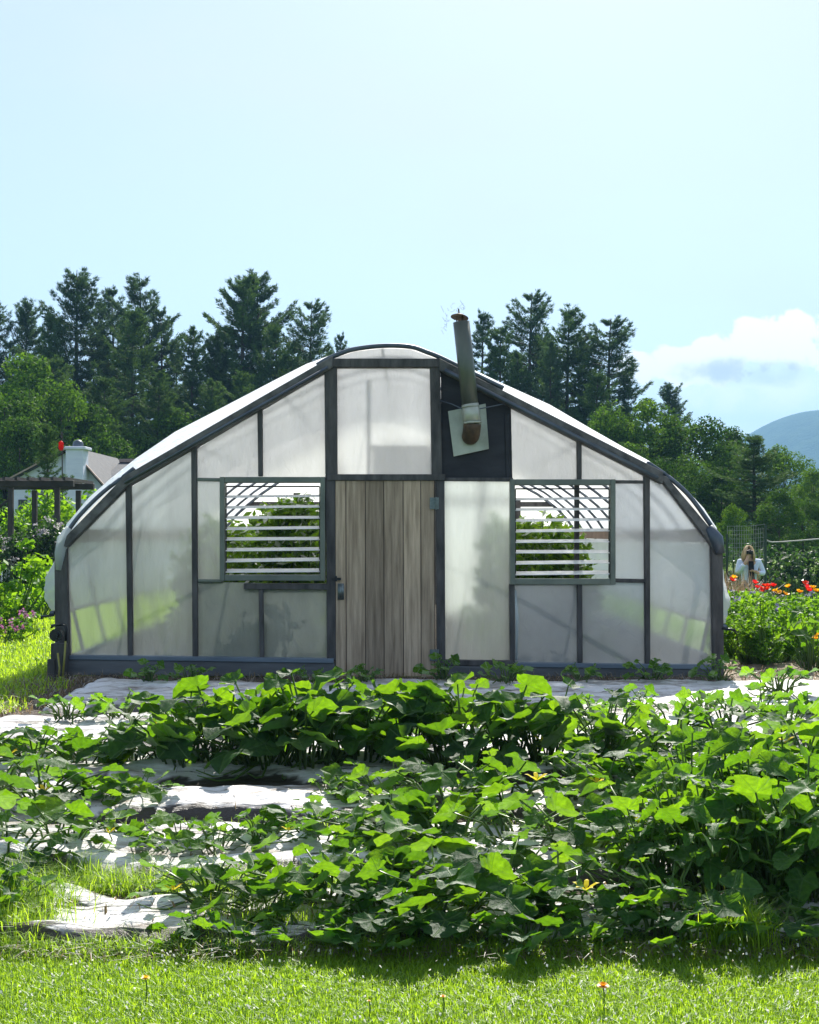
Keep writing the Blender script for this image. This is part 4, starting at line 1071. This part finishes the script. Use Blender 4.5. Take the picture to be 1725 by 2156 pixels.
pd = 26.0; p0 = at(80, 1120, pd)
per = thing('pergola', 'dark timber pergola with a long beam in front of the white house', 'pergola', (p0.x, pd, 0))
def lp(u, v): p = at(u, v, pd); return (p.x - p0.x, p.z)
mb = MB(); a, b = lp(-70,1012), lp(156,1031); mb.box(a[0], b[0], -.06, .06, b[1]+.06, a[1]); mb.box(a[0], b[0], 1.6, 1.72, b[1]+.06, a[1]); mb.build('beam', M['pergola'], per, False, .01)
for k, u in enumerate((23, 121)):
    for y in (0, 1.66):
        x = lp(u, 0)[0]; mb = MB(); mb.box(x-.055, x+.055, y-.055, y+.055, 0, lp(0,1027)[1]); mb.build('post', M['pergola'], per, False, .01)
mb = MB()
for k in range(9):
    x = a[0] + (b[0]-a[0])*(k+.5)/9; mb.box(x-.03, x+.03, -.3, 2.0, a[1]-.005, a[1]+.07)
mb.build('rafter', M['pergola'], per)
mb = MB(); s0, s1 = lp(24,1060), lp(-6,1075); mb.tube([(lp(22,1052)[0], -.03, lp(0,1050)[1]), (lp(-8,1078)[0], -.03, lp(0,1074)[1])], .03, 6); mb.build('brace', M['pergola'], per)
# white slatted chair at the left edge
cd = 25.0; c0 = at(14, 1100, cd)
chair_s = .6
chair = thing('garden_chair', 'white slatted garden chair under the pergola at the left edge', 'chair', (c0.x, cd, 0)); chair.scale = (.75, .75, .75)
mb = MB()
for k in range(5): mb.box(-.22+k*.095, -.15+k*.095, .16+.02*k % 2, .19, .38, .86 + .04*math.sin(k*.8))
mb.build('backrest', M['whitepaint'], chair, False, .006)
mb = MB(); 
for k in range(5): mb.box(-.24, .24, -.22+k*.08, -.16+k*.08, .36, .385)
mb.build('seat', M['whitepaint'], chair, False, .004)
for sx_ in (-1, 1):
    for sy_ in (-.2, .16):
        mb = MB(); mb.box(sx_*.22-.025, sx_*.22+.025, sy_-.025, sy_+.025, 0, .37); mb.build('leg', M['whitepaint'], chair)
    mb = MB(); mb.box(sx_*.26-.03, sx_*.26+.03, -.24, .2, .56, .585); mb.build('armrest', M['whitepaint'], chair)
# red bird feeder / lantern
rd = 30.0; r0 = at(129, 939, rd)
red = thing('red_feeder', 'small red hanging object on a pole left of the white chimney', 'feeder', (r0.x, rd, 0))
mb = MB(); mb.tube([(0,.1,0),(0,.1,r0.z+.35),(0,.0,r0.z+.36),(0,0,r0.z+.2)], .015, 6); mb.build('pole', M['pergola'], red)
mb = MB(); mb.lathe((0,0,r0.z), [(0,-.12),(.04,-.11),(.07,-.04),(.06,.04),(.07,.07),(.02,.13),(0,.13)], 12); mb.build('body', M['red'], red, True)

# ---------------------------------------------------------- bushes and flowers
def make_bush(name, cat, seed, h, rad, mat, leaf, per, ncl=26, flower=None, nfl=0, fsize=.04):
    rs = np.random.default_rng(seed); root = thing(name, 'x', cat); fa = Fast(); st = MB(); cs, rd_ = [], []
    for k in range(ncl):
        az = rs.uniform(0, 6.283); q = rad*rs.uniform(.05, 1)**.5; z = h*rs.uniform(.15, 1)*(1 - .35*(q/rad)**2)
        c = np.array((q*math.cos(az), q*math.sin(az), z)); cs.append(c); rd_.append(rs.uniform(.13, .24)*max(rad, h*.6))
        st.tube([(c[0]*.2, c[1]*.2, 0), (c[0]*.7, c[1]*.7, z*.6), tuple(c)], [.012, .009, .004], 4)
    crown_leaves(fa, rs, cs, rd_, per, leaf, .6)
    fa.build('foliage', M[mat], root); st.build('stem', M['vinestem'], root)
    if flower:
        fm = Fast(); n = nfl*8; c = np.array([cs[i % ncl] for i in rs.integers(0, ncl, nfl)]) + rs.normal(0, .5, (nfl,3))*np.array((.4,.4,.0))*rad + np.array((0,0,1))*rs.uniform(.05,.3,(nfl,1))*h
        for ci in c:
            fm = Fast(); C = ci + rs.normal(0, fsize*.8, (10,3)); n = 10
            a = rs.normal(0, 1, (n,3)); a /= np.linalg.norm(a, axis=1)[:,None]; b = np.cross(a, rs.normal(0,1,(n,3))); b /= np.linalg.norm(b, axis=1)[:,None]
            s = fsize*.75; fm.add(np.stack([C-a*s, C-b*s, C+a*s, C+b*s], 1), rs.uniform(0,1,n)); fm.build('flower', M[flower], root)
    return root
def place(src, x, y, s, label, group, z=None, first=set(), sz=None):
    if src.name in first: o = dup(src)
    else: o = src; first.add(src.name)
    o.location = (x, y, ground_z(x, y) if z is None else z); o.scale = (s, s, s if sz is None else sz); o.rotation_euler.z = random.uniform(0, 6.283)
    o['label'] = label
    if group: o['group'] = group
    return o
# left: bright shrubs, pale flowering stand, pink flowers
lb = [make_bush('garden_shrub', 'shrub', 401, 1.35, .62, 'bush', .11, 900), make_bush('garden_shrub', 'shrub', 402, 1.1, .6, 'bush', .09, 1100)]
d = 18.0; place(lb[0], gx(18,d), d, 1.12, 'bright green rounded shrub at the left edge beside the lawn', 'shrubs left of the greenhouse')
d = 17.0; place(lb[1], gx(-45,d), d, 1.0, 'bright shrub mostly cut by the left edge', 'shrubs left of the greenhouse')
d = 20.0; place(lb[1], gx(84,d), d, .85, 'lower green shrub between the rounded shrub and the greenhouse', 'shrubs left of the greenhouse')
d = 22.0; place(lb[0], gx(112,d), d, .75, 'small shrub touching the left side curtain', 'shrubs left of the greenhouse')
ls = make_bush('leafy_tree', 'tree', 403, 2.6, 1.1, 'bush', .14, 420, 40)
d = 30.0; place(ls, gx(138,d), d, 1.12, 'yellow-green small tree right of the pergola post', 'small trees near the pergola')
d = 29.0; place(ls, gx(52,d), d, .85, 'green small tree covering the house wall behind the beam', 'small trees near the pergola')
d = 31.0; place(ls, gx(95,d), d, .92, 'green small tree behind the pergola post', 'small trees near the pergola')
mf = make_bush('pink_flower_clump', 'flowers', 404, .55, .35, 'bush', .06, 2200, 16, 'mauve', 12, .026)
d = 16.0; place(mf, gx(35,d), d, 1.0, 'pink flower spikes at the foot of the rounded shrub', 'pink flowers at the lawn edge')
d = 15.6; place(mf, gx(5,d), d, .9, 'pink flowers at the very left edge of the lawn', 'pink flowers at the lawn edge')
vf = make_bush('pale_flower_plant', 'flowers', 405, 1.65, .42, 'bushdark', .09, 620, 26, 'white', 13, .036)
for j, (u, s) in enumerate([(5,.92),(35,.85),(62,.95),(85,1.0),(108,1.08),(128,1.12),(50,.75),(95,.8)]):
    d = 23 + .25*j; place(vf, gx(u, d), d, s, f'tall plant with pale flower heads, {ORD[j]} in the stand below the pergola', 'pale flowering plants below the pergola')
# hedge mass behind greenhouse left and right
hb = make_bush('hedge_bush', 'bush', 406, 1.5, 1.0, 'bushdark', .13, 420, 34)
for j, (u, d, s) in enumerate([(1640,32,1.0),(1690,31,1.1),(1740,32,1.1),(1560,36,1.1),(1600,37,1.0)]):
    place(hb, gx(u, d), d, s, f'dark dense bush, {ORD[j]} in the dark hedge behind the person', 'dark bushes behind the person')
for j, (u, d, s) in enumerate([(-10,27,1.0),(60,28,1.1),(120,28,1.0)]):
    place(hb, gx(u, d), d, s, f'dark bush, {ORD[j]} from the left behind the pale flowering plants', 'dark bushes behind the pale flowers')
# right flower bed
kinds = [make_bush('leafy_plant', 'plant', 410, .75, .42, 'bush', .085, 1300, 22), make_bush('leafy_plant', 'plant', 411, .85, .40, 'bush', .06, 2200, 22),
         make_bush('lavender_plant', 'plant', 412, .8, .36, 'bush', .05, 2600, 20, 'lavender', 14, .03), make_bush('leafy_plant', 'plant', 413, .6, .45, 'bush', .12, 800, 20)]
rs = random.Random(9); j = 0
rowsR = [(12.9,[1590,1650,1710]),(13.8,[1548,1600,1660,1715]),(14.8,[1540,1580,1625,1675,1720]),(16,[1540,1570,1610,1650,1700]),(17.4,[1535,1565,1600,1640,1680,1720]),(19,[1540,1575,1610,1650,1690,1725])]
for ri, (d, us) in enumerate(rowsR):
    for q, u in enumerate(us):
        dd = d + rs.uniform(-.3, .3); src = kinds[(j*3 + ri) % 4] if rs.random() > .15 else kinds[1]
        place(src, gx(u, dd), dd, rs.uniform(.8, 1.05), f'leafy flower-bed plant, {ORD[q]} from the left in the {ORD[ri]} bed row right of the greenhouse', 'leafy plants in the right flower bed'); j += 1
fe = make_bush('feathery_plant', 'plant', 414, .75, .2, 'bush', .035, 5200, 26)
d = 12.6; place(fe, gx(1605,d), d, 1.1, 'soft feathery green plant at the front of the right bed', 'feathery plants in the right bed')
d = 12.9; place(fe, gx(1570,d), d, .9, 'feathery plant next to the right greenhouse post', 'feathery plants in the right bed')
d = 12.3; place(make_squash('broad_leaf_plant', 'x', 'plant', 77, 34, .45, .75, .14, 'pointed', True), gx(1715,d), d, 1.0, 'broad pointed-leaf plant at the right edge of the straw path', None)
fa = Fast(); blades(fa, 1200, lambda n: rng.normal(gx(1552,19.5), .22, n), lambda n: rng.normal(19.5, .15, n), .8, 1.25, .012, .25, zf=lambda x, y: -0.5*smooth(14,24,y)*smooth(3.6,6,x))
tag(fa.build('dry_grass', M['drygrass']), 'clump of tall tan dry grass left of the poppies', 'dry grass')
fa = Fast(); blades(fa, 26000, lambda n: rng.uniform(3.9, 12, n), lambda n: rng.uniform(12.8, 30, n), .1, .5, .014, .5, zf=lambda x, y: -0.5*smooth(14,24,y)*smooth(3.6,6,x), keep=lambda x, y: x < .36*y+.5)
tag(fa.build('undergrowth', M['bush']), 'green undergrowth filling the right flower bed', 'undergrowth', kind='stuff')
def make_poppy(mat):
    t = thing('poppy', 'x', 'flower'); st = MB(); st.tube([(0,0,-.9),(.02,.01,-.4),(0,0,0)], .005, 5); st.build('stem', M['vinestem'], t)
    fm = MB(); rs_ = random.Random(4)
    for q in range(6):
        a = q*6.283/6 + rs_.uniform(-.15,.15)
        V = []
        for s_, wd_, zz in ((0,.004,0),(.35,.028,.018),(.7,.04,.035),(1,.024,.05 + rs_.uniform(-.01,.012))):
            for sg in (-1,0,1): V.append((.052*s_, sg*wd_, zz + .006*abs(sg)))
        V = np.array(V); Rm = np.array([[math.cos(a), -math.sin(a), 0],[math.sin(a), math.cos(a), 0],[0,0,1]])
        fm.add(V @ Rm.T, [(i*3+k, i*3+k+1, i*3+k+4, i*3+k+3) for i in range(3) for k in range(2)], rs_.random())
    fm.build('petals', M[mat], t, True)
    c = MB(); c.lathe((0,0,0), [(0,.0),(.012,.005),(.014,.02),(0,.026)], 8); c.build('seed_head', M['blackcloth'], t)
    return t
pr, po = make_poppy('red'), make_poppy('orange')
reds = [(1541,1224),(1590,1230),(1596,1239),(1604,1241),(1611,1236),(1616,1243),(1622,1235),(1628,1236),(1608,1246),(1695,1231),(1702,1246),(1699,1239)]
oranges = [(1635,1246),(1640,1251),(1660,1238),(1684,1249),(1720,1247),(1545,1219),(1722,1346),(1712,1240),(1653,1253)]
for lst, src, cn in ((reds, pr, 'red'), (oranges, po, 'orange')):
    for j, (u, v) in enumerate(lst):
        o = src if j == 0 else dup(src); d = 16.2 + .25*(j % 4) if v < 1300 else 12.2
        p = at(u, v, d); o.location = p; o.rotation_euler = (random.uniform(-.5,.3), random.uniform(-.4,.4), random.uniform(0,6)); o.scale = (.85,)*3
        o['label'] = f'{cn} poppy bloom, {ORD[j]} among the {cn} poppies in the right flower bed'; o['group'] = f'{cn} poppies in the right flower bed'

# -------------------------------------------- net fence, far white roof, cord
nd = 27.0; n0 = at(1572, 1120, nd); gz = ground_z(n0.x, nd)
net = thing('net_fence', 'tall string net between two green posts behind the person', 'net fence', (n0.x, nd, gz))
for u, vt in ((1531,1125),(1612,1105)):
    p = at(u, vt, nd); mb = MB(); mb.tube([(p.x-n0.x, 0, 0), (p.x-n0.x, 0, p.z-gz)], .032, 6); mb.build('post', M['postgreen'], net)
mb = MB()
for k in range(17):
    p = at(1532 + k*5, 1108 + 4*math.sin(k), nd); mb.tube([(p.x-n0.x, .0, p.z-gz), (p.x-n0.x+.02*math.sin(k*3), .0, .5)], .005, 3)
for k in range(9):
    a, b = at(1531, 1108+k*9, nd), at(1612, 1104+k*9, nd); mb.tube([(a.x-n0.x, .006, a.z-gz), (n0.x*0, .006, (a.z+b.z)/2-gz-.02), (b.x-n0.x, .006, b.z-gz)], .004, 3)
mb.build('netting', M['string'], net)
wd_ = 60.0; p = at(1673, 1152, wd_)
shed = thing('white_shed', 'small white building far off at right above the hedge', 'shed', (p.x, wd_, 0))
mb = MB(); mb.box(-.35, .3, 0, 2, 0, EYE-(1146-1120)/F*wd_); mb.build('wall', M['whitepaint'], shed)
mb = MB(); zt = EYE-(1132-1120)/F*wd_; mb.prism([(-.45, zt-.45), (.42, zt-.45), (.1, zt), (-.15, zt)], -.1, 2.1); mb.build('roof', M['whitepaint'], shed)
cord = MB(); pts = [at(u, v, 28.5) for u, v in ((1611,1135),(1618,1140),(1626,1142),(1650,1141),(1690,1138),(1760,1132))]; cord.tube(pts, .02, 5)
tag(cord.build('cord', M['string'], None, True), 'pale cord running right from the green post at hedge height', 'cord')

# -------------------------------------------------------------------- person
def skinned(name, nodes, edges, mat, parent, sub=2, root=0):
    me = bpy.data.meshes.new(name); me.from_pydata([n[0] for n in nodes], edges, [])
    o = bpy.data.objects.new(name, me); COL.objects.link(o); o.parent = parent
    bm = bmesh.new(); bm.from_mesh(me); lay = bm.verts.layers.skin.verify(); bm.verts.ensure_lookup_table()
    for v, n in zip(bm.verts, nodes):
        v[lay].radius = n[1] if hasattr(n[1], '__len__') else (n[1], n[1]); v[lay].use_root = (v.index == root)
    bm.to_mesh(me); bm.free()
    sk = o.modifiers.new('skin', 'SKIN'); sk.use_smooth_shade = True
    if sub:
        s = o.modifiers.new('sub', 'SUBSURF'); s.levels = sub; s.render_levels = sub
    me.materials.append(mat); return o
Dp = 24.8; pc = at(1578, 1120, Dp); gzp = ground_z(pc.x, Dp)
person = thing('person', 'blonde person in a pale blue jacket and black top holding a camera up', 'person', (pc.x, Dp, gzp))
Hh = EYE - (1151-1120)/F*Dp - gzp     # standing height
k = Hh/1.66
def S(x, y, z): return (x*k, y*k, z*k)
hx = -.03
# shoulders, arms raised towards the face (camera side is -y)
nodes = [(S(0,0,.90), (.155*k,.11*k)), (S(0,0,1.08), (.13*k,.10*k)), (S(0,0,1.27), (.165*k,.11*k)), (S(0,0,1.39), (.07*k,.07*k)), (S(hx*.5,-.02,1.45), .052*k), (S(hx,-.03,1.52), (.072*k,.085*k)), (S(hx,-.03,1.60), (.074*k,.088*k)),
         (S(-.19,.0,1.34), .062*k), (S(-.25,-.05,1.10), .048*k), (S(-.13,-.20,1.34), .036*k), (S(-.07,-.17,1.47), .028*k),
         (S(.19,.0,1.34), .062*k), (S(.27,-.04,1.09), .048*k), (S(.10,-.22,1.12), .036*k), (S(.03,-.24,1.16), .028*k),
         (S(-.09,0,.86), .085*k), (S(-.10,-.01,.48), .06*k), (S(-.10,.02,.10), .042*k), (S(-.10,-.12,.04), .04*k),
         (S(.09,0,.86), .085*k), (S(.10,-.01,.48), .06*k), (S(.10,.02,.10), .042*k), (S(.10,-.12,.04), .04*k)]
edges = [(0,1),(1,2),(2,3),(3,4),(4,5),(5,6),(2,7),(7,8),(8,9),(9,10),(2,11),(11,12),(12,13),(13,14),(0,15),(15,16),(16,17),(17,18),(0,19),(19,20),(20,21),(21,22)]
for wi, dirv in ((10, Vector((.3,-.5,1))), (14, Vector((-1,-.3,.2)))):      # five fingers each
    w0 = Vector(nodes[wi][0])
    for q in range(5):
        sp = (q-2)*.017*k
        if q == 4: a_ = w0 + Vector((.02,-.02,.0))*k*1.5; b_ = a_ + Vector((.02,-.025,.01))*k
        else:
            a_ = w0 + dirv.normalized()*.05*k + Vector((sp, -.01, sp*.4)); b_ = a_ + dirv.normalized()*(.035-.004*abs(q-1.5))*k + Vector((0,-.015*k,0))
        nodes.append((a_[:], .0095*k)); nodes.append((b_[:], .008*k)); i0 = len(nodes)-2; edges += [(wi, i0), (i0, i0+1)]
skinned('body', nodes, edges, M['skin'], person)
# face features set into the head
mb = MB(); mb.tube([S(hx,-.118,1.565), S(hx,-.138,1.535), S(hx,-.118,1.528)], [.008*k,.014*k,.010*k], 6); mb.build('nose', M['skin'], person, True)
mb = MB(); mb.tube([S(hx-.02,-.108,1.50), S(hx,-.116,1.498), S(hx+.02,-.108,1.50)], .006*k, 5); mb.build('mouth', M['rust'], person, True)
for sg in (-1, 1):
    mb = MB(); mb.lathe(S(hx+sg*.031,-.113,1.565), [(0,-.008*k),(.008*k,0),(0,.008*k)], 8); mb.build('eye', M['blackcloth'], person)
# hair: shoulder-length shell of strands
mb = MB(); rs = random.Random(8)
for q in range(150):
    a = rs.uniform(-.9, 4.04); el = rs.uniform(.1, 1.35)
    p = Vector((hx + .088*math.cos(a)*math.cos(el), -.03 + .10*math.sin(a)*math.cos(el), 1.585 + .095*math.sin(el)))
    e = Vector((hx + (.115+rs.uniform(0,.03))*math.cos(a), -.03 + .115*math.sin(a), 1.38 + rs.uniform(-.06,.06)))
    m_ = Vector((hx + .125*math.cos(a), -.03 + .125*math.sin(a), 1.50))
    mb.tube([S(hx, -.03, 1.68), S(*p), S(*m_), S(*e)], [.008*k,.018*k,.018*k,.006*k], 5, rs.random())
mb.build('hair', M['hair'], person, True)
jn = [(S(0,.015,.78), (.19*k,.135*k)), (S(0,.015,1.05), (.165*k,.125*k)), (S(0,.015,1.28), (.175*k,.118*k)), (S(0,.01,1.37), (.10*k,.08*k)),
      (S(-.20,.0,1.345), .078*k), (S(-.265,-.05,1.10), .066*k), (S(-.15,-.19,1.31), .05*k), (S(.20,.0,1.345), .078*k), (S(.285,-.04,1.09), .066*k), (S(.13,-.21,1.12), .05*k)]
skinned('jacket', jn, [(0,1),(1,2),(2,3),(2,4),(4,5),(5,6),(2,7),(7,8),(8,9)], M['jacket'], person)
mb = MB(); mb.prism([(-.045*k,1.36*k),(.05*k,1.36*k),(.075*k,1.0*k),(.055*k,.84*k),(-.05*k,.84*k),(-.055*k,1.0*k)], -.150*k, -.10*k); o = mb.build('black_top', M['blackcloth'], person, False, .01)
skinned('trousers', [(S(0,.0,.86), (.16*k,.12*k)), (S(-.09,0,.80), .10*k), (S(-.10,-.01,.48), .075*k), (S(-.10,.02,.12), .06*k), (S(.09,0,.80), .10*k), (S(.10,-.01,.48), .075*k), (S(.10,.02,.12), .06*k)], [(0,1),(1,2),(2,3),(0,4),(4,5),(5,6)], M['denim'], person)
cam_p = Vector((pc.x, Dp, gzp)) + Vector(S(hx-.02,-.20,1.545))
ct = thing('camera', 'small dark camera held at the face of the blonde person', 'camera', cam_p)
mb = MB(); mb.box(-.065,.065,-.03,.03,-.04,.04); mb.box(-.025,.025,-.025,.025,.04,.058); mb.build('body', M['black'], ct, False, .008)
mb = MB(); mb.tube([(.0,-.03,0),(.0,-.08,0)], [.032,.034], 14); mb.build('lens', M['black'], ct, True)

# ------------------------------------------------ plants inside the greenhouse
def make_tomato(seed, h):
    rs = np.random.default_rng(seed); root = thing('tomato_plant', 'x', 'tomato plant'); st = MB(); fa = Fast()
    st.tube([(0,0,0),(.03,.02,h*.5),(0,0,h)], [.014,.011,.006], 6)
    n = int(46*h)
    for k in range(n):
        z = h*rs.uniform(.05, 1); az = rs.uniform(0, 6.283); Lb = rs.uniform(.2, .42)*(1.1 - .4*z/h)
        tip = np.array((Lb*math.cos(az), Lb*math.sin(az), z + rs.uniform(-.10, .1)))
        st.tube([(0,0,z), tuple(tip)], [.005,.003], 4)
        for s in (.45,.7,.85,1.0):
            c = np.array((0,0,z))*(1-s) + tip*s; m_ = 5
            C = c + rs.normal(0, .045, (m_,3)); a = rs.normal(0,1,(m_,3)); a /= np.linalg.norm(a,axis=1)[:,None]; b = np.cross(a, rs.normal(0,1,(m_,3))); b /= np.linalg.norm(b,axis=1)[:,None]
            sz = rs.uniform(.04,.075,(m_,1)); fa.add(np.stack([C-a*sz, C-b*sz*.45, C+a*sz, C+b*sz*.45], 1), rs.uniform(0,1,m_))
    st.build('stem', M['vinestem'], root); fa.build('foliage', M['tomato'], root); return root
TOM = [make_tomato(501, 1.75), make_tomato(502, 1.55)]
tf = set(); j = 0
spots = []
for x in (-2.3, -1.7, -1.15): 
    for y in (13.4, 14.3, 15.2, 16.4, 18): spots.append((x, y, 0 if x > -1.9 else 1))
for x in (1.2, 1.55, 1.9):
    for y in (13.6, 14.5, 15.6, 17): spots.append((x, y, 1))
for (x, y, m_) in spots:
    src = TOM[m_]; side = 'left' if x < 0 else 'right'; n_ = sum(1 for q in spots[:j+1] if (q[0] < 0) == (x < 0))
    o = dup(src) if src.name in tf else src; tf.add(src.name)
    s = random.uniform(.88, 1.05); o.location = (x + random.uniform(-.1,.1), y, .01); o.scale = (s*1.1, s*1.1, s); o.rotation_euler.z = random.uniform(0,6)
    o['label'] = f'staked tomato plant inside the greenhouse, {ORD[n_-1]} behind the {side} louvred window'; o['group'] = 'tomato plants inside the greenhouse'; j += 1

# dry debris along the front edge and at the greenhouse foot
fa = Fast(); blades(fa, 1500, lambda n: rng.uniform(-2, 2, n), lambda n: rng.normal(4.06, .03, n), .03, .09, .004, 1.8)
blades(fa, 1800, lambda n: rng.uniform(-3.4, 3.5, n), lambda n: rng.uniform(11.2, 11.9, n), .04, .12, .008, 1.8)
blades(fa, 2500, lambda n: rng.uniform(3.3, 6.5, n), lambda n: rng.uniform(10.7, 13, n), .04, .14, .009, 1.9)
blades(fa, 900, lambda n: rng.uniform(-3.8, -3.0, n), lambda n: rng.uniform(8.6, 11.6, n), .04, .16, .009, 1.8)
for yb, yf in ((9.0,7.8),(7.4,6.75),(6.4,5.9),(5.55,4.95),(4.65,4.2)):
    blades(fa, 260, lambda n: rng.uniform(-2.6, 2.6, n)*yb/6, lambda n: rng.uniform(yf, yb, n), .02, .06, .006, 2.0, zf=lambda x, y: np.full_like(x, .075))
tag(fa.build('plant_debris', M['drygrass']), 'dry straw and dead stalks on the bare soil', 'debris', kind='stuff')

# --------------------------------------------------------------------- haze
m, t, out = newmat('haze')
pv = N(t, 'ShaderNodeVolumePrincipled'); pv.inputs['Density'].default_value = .00046; pv.inputs['Color'].default_value = (.30,.62,1.0,1); pv.inputs['Anisotropy'].default_value = .0
L(t, pv.outputs[0], out.inputs['Volume'])
mb = MB(); mb.box(-2700, 2700, -2700, 2700, -5, 260); hz = mb.build('haze', m); tag(hz, kind='stuff')
m.cycles.homogeneous_volume = True if hasattr(m.cycles, 'homogeneous_volume') else None

# ------------------------------------------------------------ camera, render
cam = bpy.data.cameras.new('camera_view'); co = bpy.data.objects.new('camera_view', cam); COL.objects.link(co)
co.location = (0, 0, EYE); co.rotation_euler = (R(90), 0, 0)
cam.sensor_fit = 'VERTICAL'; cam.sensor_height = 30; cam.lens = F/2156*30; cam.shift_y = 42/2156; cam.clip_end = 9000; cam.clip_start = .05
scene.camera = co
vs_ = scene.view_settings; vs_.view_transform = 'Standard'; vs_.look = 'None'; vs_.exposure = 1.28; vs_.gamma = 1
cy = scene.cycles
cy.use_denoising = True
try: cy.denoiser = 'OPENIMAGEDENOISE'; cy.denoising_input_passes = 'RGB_ALBEDO_NORMAL'
except Exception: pass
cy.max_bounces = 8; cy.diffuse_bounces = 4; cy.glossy_bounces = 2; cy.transmission_bounces = 6; cy.transparent_max_bounces = 10; cy.volume_bounces = 0
cy.caustics_reflective = False; cy.caustics_refractive = False; cy.sample_clamp_indirect = 6
for o in bpy.data.objects:
    if 'h' in o.keys(): del o['h']
